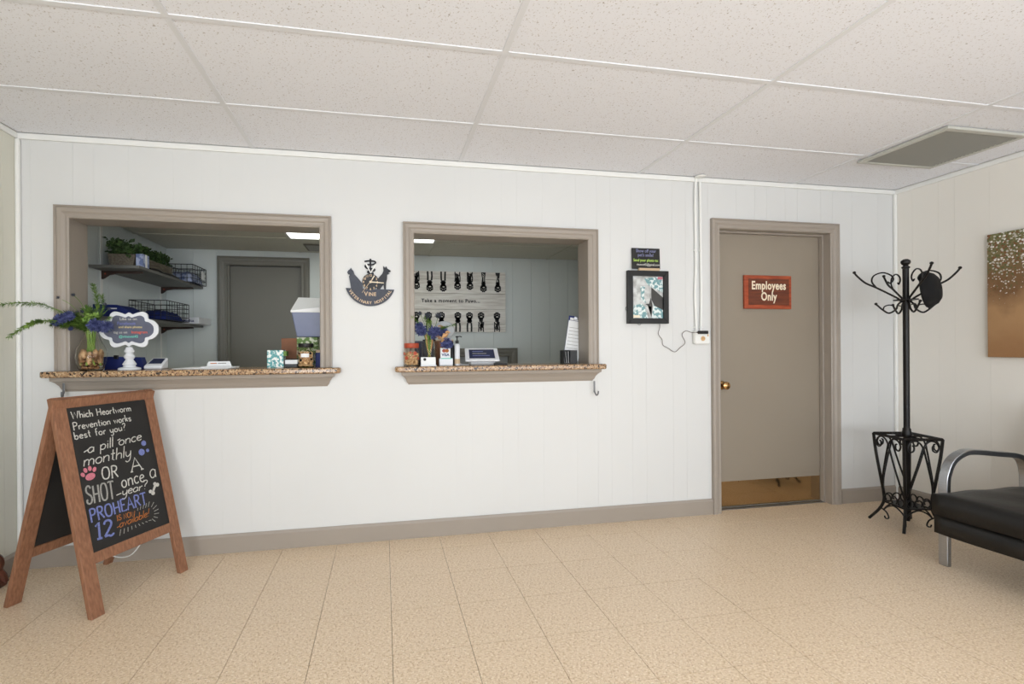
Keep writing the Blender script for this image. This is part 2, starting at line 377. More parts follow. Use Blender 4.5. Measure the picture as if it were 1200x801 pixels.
# mouldings and baseboards
def tr(name, m_, *boxes, bevel=.003):
    b = MB()
    for q in boxes: b.box(*q)
    o = b.build(name, m_, bevel=bevel); o['kind'] = 'structure'; return o
tr('trim_1', 'white', (XL, -.012, ZC - .032, XR, 0, ZC - .001))
tr('trim_2', 'white', (XL, YF, ZC - .032, XL + .012, -.012, ZC - .001))
tr('trim_3', 'white', (XR - .012, YF, ZC - .032, XR, -.012, ZC - .001))
tr('trim_4', 'white', (XL, -.022, 0, XL + .022, -.0, ZC - .032), bevel=.008)
tr('trim_5', 'white', (XR - .022, -.022, .0, XR, 0, ZC - .032), bevel=.008)
def baseboard(name, segs):
    b = MB()
    for (x0_, y0_, x1_, y1_, n) in segs:          # run from p0 to p1 with outward normal n
        p0, p1 = Vector((x0_, y0_, 0)), Vector((x1_, y1_, 0)); d = (p1 - p0).normalized(); nn = Vector(n)
        b.prism([(0, 0), (0, .106), (.007, .106), (.0145, .092), (.0145, .0)], p0, nn, Z3, 0.) if False else None
        prof = [(0, 0), (0.0145, 0), (.0145, .092), (.007, .106), (0, .106)]
        vs = [tuple(q + nn * a + Z3 * h) for q in (p0, p1) for (a, h) in prof]; k = len(prof)
        b.add(vs, [tuple(range(k)), tuple(range(2 * k - 1, k - 1, -1))] + [(i, k + i, k + (i + 1) % k, (i + 1) % k) for i in range(k)])
    bm = bmesh.new(); o = b.build(name, 'grey'); bm.from_mesh(o.data); bmesh.ops.recalc_face_normals(bm, faces=bm.faces); bm.to_mesh(o.data); bm.free()
    o['kind'] = 'structure'; return o
baseboard('baseboard_back', [(XL, 0, 3.118, 0, (0, -1, 0)), (4.186, 0, XR, 0, (0, -1, 0))])
baseboard('baseboard_left', [(XL, -.0145, XL, YF, (1, 0, 0))])
baseboard('baseboard_right', [(XR, -.0145, XR, YF, (-1, 0, 0))])

# moulded casings, mitred
PROF = [(0, 0), (0, .011), (.006, .015), (.018, .013), (.026, .015), (.034, .021), (.050, .023), (.058, .019), (.062, .024), (.068, .024), (.068, 0)]
def casing(parent, x0, z0, x1, z1, m_, yface=0., sgn=-1, sc=1., sides='LTR'):
    for sd in sides:
        vs = []
        for end in (0, 1):
            for (a, h) in PROF:
                a *= sc
                if sd == 'L': p = (x0 - a, 0, z0) if end == 0 else (x0 - a, 0, z1 + a)
                elif sd == 'R': p = (x1 + a, 0, z0) if end == 0 else (x1 + a, 0, z1 + a)
                elif sd == 'T': p = (x0 - a, 0, z1 + a) if end == 0 else (x1 + a, 0, z1 + a)
                else: p = (x0 - a, 0, z0 - a) if end == 0 else (x1 + a, 0, z0 - a)
                vs.append((p[0], yface + sgn * h, p[2]))
        k = len(PROF); b = MB().add(vs, [tuple(range(k)), tuple(range(2 * k - 1, k - 1, -1))] + [(i, k + i, k + (i + 1) % k, (i + 1) % k) for i in range(k)])
        o = b.build('casing', m_, parent); bm = bmesh.new(); bm.from_mesh(o.data); bmesh.ops.recalc_face_normals(bm, faces=bm.faces); bm.to_mesh(o.data); bm.free()
def service_window(n, x0, x1, z1):
    w_ = struct('window_%d' % n, (0, 0, 0)); z0 = 1.02
    for (q) in ((x0 - .014, 0, z0, x0, TW + .002, z1 + .014), (x1, 0, z0, x1 + .014, TW + .002, z1 + .014), (x0, 0, z1, x1, TW + .002, z1 + .014)):
        box('jamb', 'grey', q, w_)
    casing(w_, x0, 1.0555, x1, z1, 'grey')
    casing(w_, x0, 1.0555, x1, z1, 'grey', TW, 1)
    return w_
service_window(1, -.796, .508, 1.885); service_window(2, 1.067, 2.206, 1.872)
# granite ledges with a cove moulding under each
GZ = 1.055
def ledge(x0, x1, hx0, hx1, a0, a1, label, lab2):
    t = thing('granite_counter', label, 'counter', ((x0 + x1) / 2, 0, GZ - .033)); cx = (x0 + x1) / 2
    b = MB(); yb_, yf_ = .24, -.085
    rr = .016
    poly = [(x0 + rr, yf_), (x1 - rr, yf_)] + [(x1, yf_ + rr), (x1, -.0005), (hx1, -.0005), (hx1, yb_), (hx0, yb_), (hx0, -.0005), (x0, -.0005), (x0, yf_ + rr)]
    b.prism([(p[0] - cx, p[1]) for p in poly], (0, 0, 0), X3, Y3, .033)
    b.build('slab', 'granite', t, bevel=.008, seg=3, smooth=True)
    # cove: profile (projection, z) swept with returned ends
    pr_ = [(.012, -.113 + .0), (.014, -.105), (.018, -.102), (.026, -.075), (.040, -.045), (.052, -.030), (.056, -.028), (.058, -.004), (.062, -.0005)]
    pr_ = [(.004, -.079), (.006, -.072), (.012, -.068), (.020, -.048), (.034, -.030), (.044, -.022), (.050, -.020), (.052, -.002)]
    vs = []; k = len(pr_)
    for (d, h) in pr_:
        L0, L1 = a0 - d * .9 + .0, a1 + d * .9
        vs += [(L0 - cx, -.0003, h), (L0 - cx, -d, h), (L1 - cx, -d, h), (L1 - cx, -.0003, h)]
    fs = []
    for i in range(k - 1):
        for j in range(4):
            a, c = i * 4 + j, i * 4 + (j + 1) % 4; fs.append((a, c, c + 4, a + 4))
    fs += [(3, 2, 1, 0), tuple((k - 1) * 4 + j for j in range(4))]
    bm_ = MB().add(vs, fs); bm_.build('cove_moulding', 'grey', t)
    return t
ledge(-.905, .628, -.794, .506, -.825, .545, 'long speckled granite counter ledge under the left service window', '')
ledge(.945, 2.305, 1.069, 2.204, 1.030, 2.232, 'shorter speckled granite counter ledge under the right service window', '')

# door_1: frame, leaf with kick plate, knob, sign
d1 = struct('door_1')
casing(d1, 3.186, 0, 4.100, 1.985, 'grey')
for q in ((3.172, 0, 0, 3.186, TW, 1.999), (4.100, 0, 0, 4.114, TW, 1.999), (3.186, 0, 1.985, 4.100, TW, 1.999)): box('jamb', 'grey', q, d1)
for q in ((3.186, .045, 0, 3.198, .074, 1.985), (4.088, .045, 0, 4.100, .074, 1.985), (3.198, .045, 1.973, 4.088, .074, 1.985)): box('door_stop', 'grey', q, d1, bevel=.002)
box('threshold', 'chrome', (3.186, .040, -.001, 4.100, .115, .006), d1, bevel=.003)
box('door_leaf', 'door', (3.189, .078, .007, 4.097, .118, 1.982), d1, bevel=.002)
box('kick_plate', 'brass', (3.20, .0765, .012, 4.086, .0779, .192), d1, label='polished brass kick plate')
sc_ = MB()
for k in range(6):
    for zz in (.018, .186): sc_.ball((3.22 + .168 * k + .006, .0765, zz), .004, 8, (1, .4, 1))
sc_.build('screw', 'brass_knob', d1, label='row of small brass screws')['kind'] = 'stuff'
kb = MB(); kb.lathe([(.0, 0), (.029, 0), (.031, -.004), (.024, -.010), (.012, -.013), (.011, -.030), (.022, -.036), (.028, -.046), (.027, -.056), (.018, -.063), (0, -.065)], (3.262, .077, .885), 24, 'y')
kb.build('knob', 'brass_knob', d1, smooth=True)
kr = MB(); kr.box(3.186, .060, .86, 3.190, .078, .915); kr.build('strike_plate', 'brass_knob', d1)
# Employees Only sign (hangs on the door)
t = thing('door_sign', 'reddish wooden Employees Only sign fixed on the grey door', 'sign', (3.637, .074, 1.434))
box('board', 'sign_wood', (-.196, -.014, 0, .198, .002, .243), t, bevel=.003)
box('field', 'sign_dark', (-.164, -.0155, .028, .176, -.0139, .218), t)
text('Employees', .084, 'lettering', 'cream', t, (.004, -.0157, .142), X3, Z3, bold=.0022, sx=.74, spacing=1.08)
text('Only', .084, 'lettering', 'cream', t, (.004, -.0157, .062), X3, Z3, bold=.0022, sx=.74, spacing=1.08)

# ------------------------------------------------------------------ office behind the windows
def owall(name, boxes, m_='office'):
    b = MB()
    for q in boxes: b.box(*q)
    o = b.build(name, m_); o['kind'] = 'structure'; return o
OD = (-.545, .128, 1.955)      # office door opening
oback = owall('wall_office_back', [(p, OB + .006, q, r, OB + .1, s) for (p, q, r, s) in cut(OL - .1, OR_ + .1, 0, OZ + .05, [(OD[0], 0, OD[1], OD[2]), (1.3, .45, 2.15, 1.085)])])
for a, b in zip([OL] + [OL + .22 + .2 * k for k in range(20)], [OL + .22 + .2 * k for k in range(20)] + [OR_]):
    if b - a < .02: continue
    for (p, q, r, s) in cut(a + .001, b - .001, 0, OZ, [(OD[0], 0, OD[1], OD[2]), (1.3, .45, 2.15, 1.085)]):
        MB().box(p, OB, q, r, OB + .006, s).build('panel', 'office', oback)
oleft = owall('wall_office_left', [(OL - .1, TW, 0, OL - .006, OB + .1, OZ + .05)])
sy = [TW, .27, .40, .56, .70, .838, .981, 1.15, 1.377, 1.55, OB]
for a, b in zip(sy, sy[1:]): MB().box(OL - .006, a + .0015, 0, OL, b - .0015, OZ).build('panel', 'office', oleft)
owall('wall_office_right', [(OR_, TW, 0, OR_ + .05, OB + .1, OZ + .05)])
oc = box('ceiling_office', 'grid', (OL - .1, TW, OZ + .03, OR_ + .1, OB + .1, OZ + .05)); oc['kind'] = 'structure'
ox = [OL, .11, 1.33, 2.55, OR_]; oy = [TW, .565, 1.17, OB]
M['tile_office'] = speckle('office ceiling tile', (204, 204, 194), [(75, (160, 158, 150), .66, (1, 1, 1))], .9)
for i in range(4):
    for j in range(3):
        if i == 1 and j == 1: continue
        MB().box(ox[i] + .008, oy[j] + .008, OZ + .003, ox[i + 1] - .008, oy[j + 1] - .008, OZ + .02).build('ceiling_tile', 'tile_office', oc)
for v_ in ox[1:-1]: box('grid_bar', 'tile_office', (v_ - .01, TW, OZ - .001, v_ + .01, OB, OZ + .01), oc)
for v_ in oy[1:-1]: box('grid_bar', 'tile_office', (OL, v_ - .01, OZ - .0015, OR_, v_ + .01, OZ + .0105), oc)
t = thing('ceiling_light', 'lit fluorescent panel in the office ceiling seen through both windows', 'ceiling light', (.72, .8675, OZ))
box('diffuser', 'light', (-.59, -.285, .004, .59, .285, .012), t)
fr = MB()
for q in ((-.6, -.3, -.003, .6, -.285, .014), (-.6, .285, -.003, .6, .3, .014), (-.6, -.285, -.003, -.585, .285, .014), (.585, -.285, -.003, .6, .285, .014)): fr.box(*q)
fr.build('frame', 'grid', t)
t = thing('office_vent', 'small slatted vent in the office ceiling above the grey back door', 'vent', (.36, 1.48, OZ - .002))
box('frame', 'vent_dark', (-.16, -.13, -.008, .16, .13, 0), t, bevel=.003)
for k in range(6): box('slat', 'vent', (-.14, -.11 + k * .04, -.014, .14, -.09 + k * .04, -.009), t)
# office back door
d2 = struct('door_2')
casing(d2, OD[0] + .012, 0, OD[1] - .012, OD[2] - .012, 'office_grey', OB, -1, sc=1.15)
for q in ((OD[0], OB, 0, OD[0] + .012, OB + .1, OD[2]), (OD[1] - .012, OB, 0, OD[1], OB + .1, OD[2]), (OD[0], OB, OD[2] - .012, OD[1], OB + .1, OD[2])): box('jamb', 'office_grey', q, d2)
box('door_stop', 'office_grey', (OD[0] + .012, OB + .01, 0, OD[0] + .03, OB + .035, OD[2] - .012), d2)
box('door_leaf', 'office_grey', (OD[0] + .014, OB + .04, .005, OD[1] - .014, OB + .08, OD[2] - .016), d2, bevel=.002)
# low grey framed opening under the canvas
w3 = struct('window_3')
casing(w3, 1.31, .46, 2.14, 1.075, 'office_grey', OB, -1, sc=1.25, sides='LTRB')
for q in ((1.30, OB, .46, 1.31, OB + .1, 1.085), (2.14, OB, .46, 2.15, OB + .1, 1.085), (1.30, OB, 1.075, 2.15, OB + .1, 1.085), (1.3, OB, .45, 2.15, OB + .1, .46)): box('jamb', 'office_grey', q, w3)
M['pane'] = mat('pale shutter', (180, 184, 186), .6)
box('shutter', 'pane', (1.31, OB + .06, .46, 2.14, OB + .08, 1.075), w3)
# shelves with standards and brackets
def shelf(z, label, yb0, strips):
    t = thing('wall_shelf', label, 'shelf', (OL, 0, z))
    box('board', 'shelf', (.004, yb0, -.010, .305, 1.745, .010), t, bevel=.002)
    for y in (.75, 1.635):
        b = MB(); prof = [(.005, -.010), (.26, -.010), (.265, -.022), (.20, -.026), (.10, -.028), (.05, -.038), (.02, -.062), (.005, -.068)]
        b.prism([(p[0], p[1]) for p in prof], (0, y + .009, 0), X3, Z3, .018); b.build('bracket', 'bracket', t, bevel=.002)
        kn = MB(); kn.ball((.03, y - .011, -.03), .006, 8, (1, .5, 1)); kn.build('screw', 'red', t)
    return t
shelf(1.725, 'upper dark grey wall shelf with planter and wire basket', .60, 0)
shelf(1.375, 'lower dark grey wall shelf with wire basket and white box', .50, 0)
tr('trim_6', 'white', (OL, .738, .9, OL + .004, .762, 2.03), bevel=0); tr('trim_7', 'white', (OL, 1.623, .9, OL + .004, 1.647, 2.03), bevel=0)

def leaf_cloud(b, pts, n, size, spread, up=.4):
    for _ in range(n):
        c = Vector(rnd.choice(pts)); d = Vector((rnd.gauss(0, 1), rnd.gauss(0, 1), rnd.gauss(up, .8))).normalized()
        p = c + Vector((rnd.uniform(-1, 1) * spread[0], rnd.uniform(-1, 1) * spread[1], rnd.uniform(-.2, 1) * spread[2]))
        s_ = size * rnd.uniform(.6, 1.2); a = d.orthogonal().normalized() * s_ * .35; e = d * s_; nn = d.cross(a).normalized() * s_ * .15
        b.add([tuple(p), tuple(p + e * .5 + a + nn), tuple(p + e), tuple(p + e * .5 - a + nn)], [(0, 1, 2, 3)])
# planter on the upper shelf
t = thing('planter_box', 'weathered wooden planter of dark greenery on the upper shelf', 'planter', (-.87, .95, 1.7355))
b = MB(); b.prism([(-.07, 0), (.07, 0), (.085, .085), (-.085, .085)], (0, -.29, 0), X3, Z3, -.58); 
o = b.build('trough', 'planter', t); bm = bmesh.new(); bm.from_mesh(o.data); bmesh.ops.recalc_face_normals(bm, faces=bm.faces); bm.to_mesh(o.data); bm.free()
b = MB(); leaf_cloud(b, [(0, y / 100, .09) for y in range(-30, 29, 3)], 1500, .032, (.08, .02, .075)); leaf_cloud(b, [(.02, -.33, .1), (0, -.36, .12)], 60, .03, (.05, .03, .05))
b.build('foliage', 'leaf_planter', t)['kind'] = 'stuff'
t = thing('small_tin', 'small blue and white printed tin in front of the shelf planter', 'tin', (-.758, .70, 1.7355))
box('body', 'blue_grey', (-.022, -.045, 0, .022, .045, .088), t, bevel=.002); box('band', 'paper', (-.023, -.012, 0, .023, .012, .088), t)
cb = MB(); cb.tube(catmull([(-.757, .80, 1.742), (-.748, .90, 1.752), (-.752, 1.0, 1.744), (-.75, 1.12, 1.75), (-.757, 1.28, 1.742)], 6), .008, 6)
tag(cb.build('black_strap', 'black', smooth=True), 'black strap lying along the front of the upper shelf', 'strap')
def basket(loc, sx, sy_, h, label, n):
    t = thing('wire_basket', label, 'basket', loc); b = MB(); r = .0022
    rim = [(-sx, -sy_, h), (sx, -sy_, h), (sx, sy_, h), (-sx, sy_, h), (-sx, -sy_, h)]
    for i in range(4): b.tube(rim[i:i + 2], .0035, 6)
    for k in range(1, n[2]):
        zz = h * k / n[2]
        rr = [(-sx, -sy_, zz), (sx, -sy_, zz), (sx, sy_, zz), (-sx, sy_, zz), (-sx, -sy_, zz)]
        for i in range(4): b.tube(rr[i:i + 2], r, 4)
    for k in range(n[0] + 1):
        x = -sx + 2 * sx * k / n[0]; b.tube([(x, -sy_, h), (x, -sy_, .003), (x, sy_, .003), (x, sy_, h)], r, 4)
    for k in range(n[1] + 1):
        y = -sy_ + 2 * sy_ * k / n[1]; b.tube([(-sx, y, h), (-sx, y, .003), (sx, y, .003), (sx, y, h)], r, 4)
    b.build('wire_frame', 'black', t)
    return t
def cloth_lump(name, m_, loc, sx, sy_, h, label, cat):
    b = MB(); n = 14; vs = []; fs = []
    rr = random.Random(int(loc[1] * 1000))
    for i in range(n + 1):
        for j in range(n + 1):
            e = min(i, n - i, j, n - j) / (n / 2); z = h * (1 - (1 - min(1, e * 2.2)) ** 2) * (.75 + .25 * rr.random())
            vs.append((-sx + 2 * sx * i / n, -sy_ + 2 * sy_ * j / n, z))
    for i in range(n):
        for j in range(n): a = i * (n + 1) + j; fs.append((a, a + n + 1, a + n + 2, a + 1))
    o = b.add(vs, fs).build(name, m_, smooth=2); o.location = loc; tag(o, label, cat); so = o.modifiers.new('s', 'SOLIDIFY'); so.thickness = .003; return o
basket((-.815, 1.57, 1.7355), .113, .15, .15, 'black wire basket with a white tag at the end of the upper shelf', (5, 6, 4))
cloth_lump('pale_cloths', M['blue_grey'], (-.815, 1.57, 1.7425), .095, .13, .100, 'pale blue cloths inside the upper wire basket', 'cloth')
tg = box('paper_tag', 'paper', (-.001, -.035, -.035, .001, .035, .035)); tg.location = (-.6975, 1.635, 1.82); tag(tg, 'white paper tag on the side of the upper wire basket', 'tag')
basket((-.815, 1.10, 1.3855), .125, .20, .145, 'long black wire basket on the lower shelf', (6, 9, 4))
cloth_lump('navy_cloths', M['navy'], (-.815, 1.10, 1.3925), .10, .17, .075, 'navy blue cloths heaped in the lower wire basket', 'cloth')
t = thing('white_box', 'flat white box with navy print at the far end of the lower shelf', 'box', (-.80, 1.58, 1.3855))
box('carton', 'plastic_white', (-.12, -.14, 0, .135, .15, .055), t, bevel=.003)
b = MB()
for q in ([(-.07, .048), (-.045, .012), (-.02, .048)], [(.0, .046), (-.015, .036), (.002, .026), (-.014, .014)]): b.ribbon(q, (0, -.1405, 0), X3, Z3, .010)
b.build('print', 'navy_card', t); text('Medica', .03, 'print', 'navy_card', t, (.055, -.1405, .016), X3, Z3, bold=.0006)
t = thing('navy_case', 'navy slant topped case at the near end of the lower shelf', 'case', (-.86, .64, 1.3855))
b = MB(); b.prism([(-.12, 0), (.11, 0), (.11, .03), (.02, .078), (-.12, .082)], (0, -.10, 0), X3, Z3, -.2)
o = b.build('body', 'navy_card', t); bm = bmesh.new(); bm.from_mesh(o.data); bmesh.ops.recalc_face_normals(bm, faces=bm.faces); bm.to_mesh(o.data); bm.free()
box('label_strip', 'paper', (-.03, -.1015, .050, .02, -.0995, .058), t)

# canvas with paw prints
CX0, CX1, CZ0, CZ1 = .93, 2.10, 1.32, 1.925
t = thing('paw_canvas', 'whitewashed plank picture with paw prints reading Take a moment to Paws', 'picture', ((CX0 + CX1) / 2, OB, CZ0)); ccx = (CX0 + CX1) / 2
for a, b in zip([1.32, 1.404, 1.548, 1.705, 1.85], [1.404, 1.548, 1.705, 1.85, 1.925]):
    box('plank', 'plank', (CX0 - ccx, -.028 - rnd.uniform(0, .0015), a - CZ0 + .0012, CX1 - ccx, -.002, b - CZ0 - .0012), t, bevel=.0012, seg=1)
def pxx(u): return 1.177 + (u - 485) * (2.105 - 1.177) / 107 - ccx
xw = pxx(493)
for wd_ in 'Take a moment to Paws...'.split():
    o = text(wd_, .048, 'lettering', 'ink', t, (xw, -.0300, 1.617 - CZ0), X3, Z3, align='LEFT', bold=.0013, sx=1.0, spacing=1.14)
    xw = max(v_.co.x for v_ in o.data.vertices) + .021
pk = MB(); pl = MB(); o3 = (0, -.0300, 0)
def oval(b, x, z, rx, rz, n=14, lift=0.):
    b.prism([(x + rx * math.cos(2 * math.pi * k / n), z + rz * math.sin(2 * math.pi * k / n)) for k in range(n)], (0, -.0300 - lift, 0), X3, Z3, .0006)
def leg(u, top, style, flip):
    x = pxx(u); s_ = 1 if not top else -1; z0_ = (CZ0 + .004 if not top else CZ1 - .004) - CZ0; ln = .185 if not flip else .165
    zt = z0_ + s_ * ln; wv = .020
    wob = lambda a: a + rnd.uniform(-.003, .003)
    if style == 0:                       # dark cuffed leg, two stripes
        for dx in (-.020, .020): pk.ribbon([(x + dx, z0_), (wob(x + dx), z0_ + s_ * .05), (x + dx * .9, z0_ + s_ * .09)], o3, X3, Z3, .017)
        oval(pk, x, z0_ + s_ * .108, .027, .022)
    elif style == 1:                     # hairy outline leg
        for dx in (-.024, .024): pk.ribbon([(wob(x + dx), z0_ + s_ * .02 * k) for k in range(6)], o3, X3, Z3, .011)
        for k in range(16): pk.ribbon([(x + rnd.uniform(-.02, .02), z0_ + s_ * rnd.uniform(.0, .1)), (x + rnd.uniform(-.02, .02), z0_ + s_ * rnd.uniform(.02, .12))], o3, X3, Z3, .008)
    else:
        pk.prism([(x - .024, z0_), (x + .024, z0_), (x + .016, z0_ + s_ * .07), (x + .022, z0_ + s_ * .12), (x - .022, z0_ + s_ * .12), (x - .014, z0_ + s_ * .06)], o3, X3, Z3, .0006)
        for k in range(5): pl.ribbon([(x + rnd.uniform(-.015, .015), z0_ + s_ * rnd.uniform(.01, .1)), (x + rnd.uniform(-.015, .015), z0_ + s_ * rnd.uniform(.01, .1))], (0, -.0308, 0), X3, Z3, .005)
    oval(pk, x, zt - s_ * .030, .034, .034)
    for k in range(4): oval(pk, x - .023 + .0155 * k, zt - s_ * (.012 if k in (0, 3) else .0), .011, .014, 10)
    pk.prism([(x - .026, zt - s_ * .03), (x + .026, zt - s_ * .03), (x + .016, zt - s_ * .085), (x - .016, zt - s_ * .085)], o3, X3, Z3, .0006); oval(pl, x + .003, zt - s_ * .034, .012, .006, 10, .0009)
    for k in range(4): oval(pl, x - .021 + .014 * k, zt - s_ * (.018 if k in (0, 3) else .008), .0028, .0045, 8, .0009)
for u, st in ((487.5, 1), (502.5, 0), (518, 0), (534.5, 1), (549, 1), (565, 2), (582, 2)): leg(u, True, st, st == 1)
for u, st in ((487, 2), (501, 0), (515.6, 0), (534.6, 0), (548.2, 0), (561.8, 1), (580.8, 1)): leg(u, False, st, False)
pk.build('paw_print', 'ink', t)['kind'] = 'stuff'; pl.build('paw_highlight', 'plank', t)['kind'] = 'stuff'

# ------------------------------------------------------------------ stroke lettering for the chalkboard
G = {
 'a': (.50, "~.42,.42 .27,.5 .08,.4 .03,.2 .12,.03 .28,.03 .42,.2|.43,.48 .43,.02"),
 'b': (.50, ".06,1 .06,.02|~.06,.3 .2,.48 .38,.44 .44,.25 .36,.05 .2,0 .06,.1"),
 'c': (.44, "~.40,.42 .25,.5 .08,.4 .04,.22 .12,.04 .27,.0 .40,.08"),
 'd': (.50, ".44,1 .44,.02|~.42,.42 .27,.5 .08,.4 .03,.2 .12,.03 .28,.03 .42,.2"),
 'e': (.46, "~.05,.26 .25,.28 .41,.33 .36,.46 .22,.5 .07,.38 .05,.17 .15,.03 .3,.0 .42,.09"),
 'f': (.36, "~.36,.95 .26,1.0 .17,.9 .16,.6 .16,.0|.04,.52 .32,.54"),
 'h': (.50, ".06,1 .06,0|~.06,.3 .18,.46 .34,.48 .42,.36 .42,.0"),
 'i': (.16, ".08,.5 .08,0|.07,.68 .1,.72"),
 'k': (.44, ".06,1 .06,0|.38,.5 .08,.22|.16,.28 .4,0"),
 'l': (.16, ".08,1 .08,0"),
 'm': (.76, ".06,.5 .06,0|~.06,.3 .16,.46 .28,.48 .36,.36 .36,0|~.36,.3 .46,.46 .58,.48 .68,.36 .68,0"),
 'n': (.50, ".06,.5 .06,0|~.06,.3 .18,.46 .34,.48 .42,.36 .42,.0"),
 'o': (.50, "~.25,.5 .09,.4 .04,.24 .11,.06 .25,0 .39,.07 .45,.25 .4,.42 .25,.5"),
 'p': (.50, ".06,.5 .06,-.4|~.06,.3 .2,.48 .38,.44 .44,.25 .36,.05 .2,0 .06,.1"),
 'r': (.36, ".06,.5 .06,0|~.06,.28 .14,.42 .24,.49 .34,.47"),
 's': (.40, "~.35,.42 .22,.5 .08,.43 .08,.32 .22,.25 .34,.17 .33,.05 .2,0 .05,.07"),
 't': (.36, ".17,.9 .17,.05 .3,0|.03,.55 .32,.56"),
 'u': (.50, "~.06,.5 .06,.18 .14,.02 .28,.02 .42,.18|.43,.5 .43,0"),
 'v': (.44, ".03,.5 .21,0 .40,.5"),
 'w': (.62, ".03,.5 .16,0 .30,.42 .44,0 .58,.5"),
 'y': (.48, "~.05,.5 .07,.2 .18,.05 .3,.1 .41,.26|~.42,.5 .42,.0 .36,-.3 .2,-.42 .06,-.3"),
 '?': (.44, "~.05,.85 .15,1 .32,1 .4,.85 .34,.65 .22,.52 .2,.3|.19,.06 .22,.02"),
 '!': (.2, ".13,1 .09,.3|.08,.06 .1,.02"),
 'A': (.74, ".04,0 .36,1 .68,0|.16,.36 .57,.36|-.02,0 .12,0|.6,0 .76,0"),
 'E': (.58, ".08,1 .08,0 .52,0 .54,.08|.08,.52 .44,.52|.08,1 .52,1 .53,.92"),
 'H': (.72, ".1,1 .1,0|.62,1 .62,0|.1,.5 .62,.5"),
 'I': (.28, ".14,1 .14,0|.04,1 .24,1|.04,0 .24,0"),
 'N': (.72, ".08,0 .08,1 .62,0 .62,1"),
 'O': (.78, "~.39,1 .16,.9 .06,.5 .16,.1 .39,0 .62,.1 .72,.5 .62,.9 .39,1"),
 'P': (.62, ".1,0 .1,1|~.1,1 .36,1.0 .54,.9 .56,.72 .46,.54 .28,.5 .1,.5|.02,0 .18,0"),
 'R': (.68, ".1,0 .1,1|~.1,1 .36,1.0 .54,.9 .56,.74 .46,.56 .28,.52 .1,.52|.3,.5 .64,0|.02,0 .18,0"),
 'S': (.62, "~.54,.84 .42,.98 .24,1 .1,.88 .1,.68 .3,.54 .5,.42 .58,.24 .48,.06 .28,0 .1,.06 .06,.2 .18,.24"),
 'T': (.64, ".32,1 .32,0|.04,.94 .04,1 .6,1 .6,.94|.24,0 .4,0"),
 'W': (1.0, ".04,1 .24,0 .48,.85 .72,0 .94,1"),
 '1': (.42, ".05,.78 .26,1 .26,0|.1,0 .42,0"),
 '2': (.66, "~.08,.78 .16,.96 .36,1 .52,.88 .52,.68 .34,.4 .08,.04|~.08,.04 .3,.06 .45,0 .6,.06 .62,.14"),
 ' ': (.34, ""),
}
def strokes(s, x0, y0, x1, y1, h, slant=0., sp=.08, dbl=0.):
    """lay a string from (x0,y0) to (x1,y1) with cap height h"""
    adv = sum(G[c][0] + sp for c in s) - sp; L = math.hypot(x1 - x0, y1 - y0); kx = L / adv; ca, sa = (x1 - x0) / L, (y1 - y0) / L
    out = []; cur = 0
    for c in s:
        wd, st = G[c]
        jit = rnd.uniform(-.02, .02)
        for q in filter(None, st.split('|')):
            sm = q[0] == '~'; pts = [tuple(map(float, p.split(','))) for p in q.lstrip('~').split()]
            if sm: pts = [(p[0], p[1]) for p in catmull([(p[0], p[1], 0) for p in pts], 5)]
            pts = [((cur + p[0]) * kx + slant * p[1] * h, (p[1] + jit) * h) for p in pts]
            out.append([(x0 + p[0] * ca - p[1] * sa, y0 + p[0] * sa + p[1] * ca) for p in pts])
        cur += wd + sp
    return out

# ------------------------------------------------------------------ A-frame chalkboard
U = Vector((.45200723, .89201427, 0)); N2 = Vector((-.89201427, .45200723, 0)); F0 = Vector((-.373, -.635, 0)); NA = Vector((math.cos(R(157)), math.sin(R(157)), 0))
B0 = F0 + NA * .505; AP = F0 + N2 * .245 + Z3 * .955
t = thing('chalkboard_sign', 'brown wooden A-frame chalkboard with heartworm prevention lettering', 'sign board', tuple(F0 + N2 * .245 + U * .25))
orig = t.location.copy()
def leaf_frame(foot, apex, side, writing):
    Wv = (apex - foot).normalized(); nrm = U.cross(Wv).normalized()      # outward for the front leaf
    if nrm.dot(N2) * side > 0: nrm = -nrm
    ex = U; o0 = foot - orig
    def slab(u0, u1, w0, w1, d0, d1, cutfoot=False):
        # d measured along outward normal; foot cut level with the floor
        vs = []
        for (ww, zf) in ((w0, cutfoot), (w1, False)):
            for dd in (d0, d1):
                for uu in (u0, u1):
                    p = o0 + ex * uu + Wv * ww + nrm * dd
                    if zf: p = p - Wv * (p.z / Wv.z)
                    vs.append(tuple(p))
        return MB().add(vs, [(0, 2, 3, 1), (4, 5, 7, 6), (0, 1, 5, 4), (2, 6, 7, 3), (0, 4, 6, 2), (1, 3, 7, 5)])
    TH = .025
    def fix(o):
        bm = bmesh.new(); bm.from_mesh(o.data); bmesh.ops.recalc_face_normals(bm, faces=bm.faces); bm.to_mesh(o.data); bm.free(); return o
    fix(slab(.012, .070, 0, .986, -TH, 0, True).build('leg', 'wood', t, bevel=.003)); fix(slab(.452, .5, 0, .986, -TH, 0, True).build('leg', 'wood', t, bevel=.003))
    fix(slab(.070, .452, .940, .985, -TH + .003, -.001).build('top_rail', 'wood', t, bevel=.003)); fix(slab(.070, .452, .222, .270, -TH + .003, -.001).build('bottom_rail', 'wood', t, bevel=.003))
    pn = fix(slab(.066, .456, .266, .944, -.014, -.006).build('chalk_panel', 'chalk_panel', t))
    return o0 + nrm * -.006, Wv, nrm, pn
org, Wv, nrm, pn = leaf_frame(F0, AP, 1, True)
leaf_frame(B0, AP, -1, False)
ex, ey = (U, Wv)
def chalk(name, m_, strs, wd):
    b = MB()
    for q in strs: b.ribbon(q, org, ex, ey, wd)
    return b.build(name, m_, pn)
if ex.cross(ey).dot(nrm) < 0: org = org + nrm * .0014
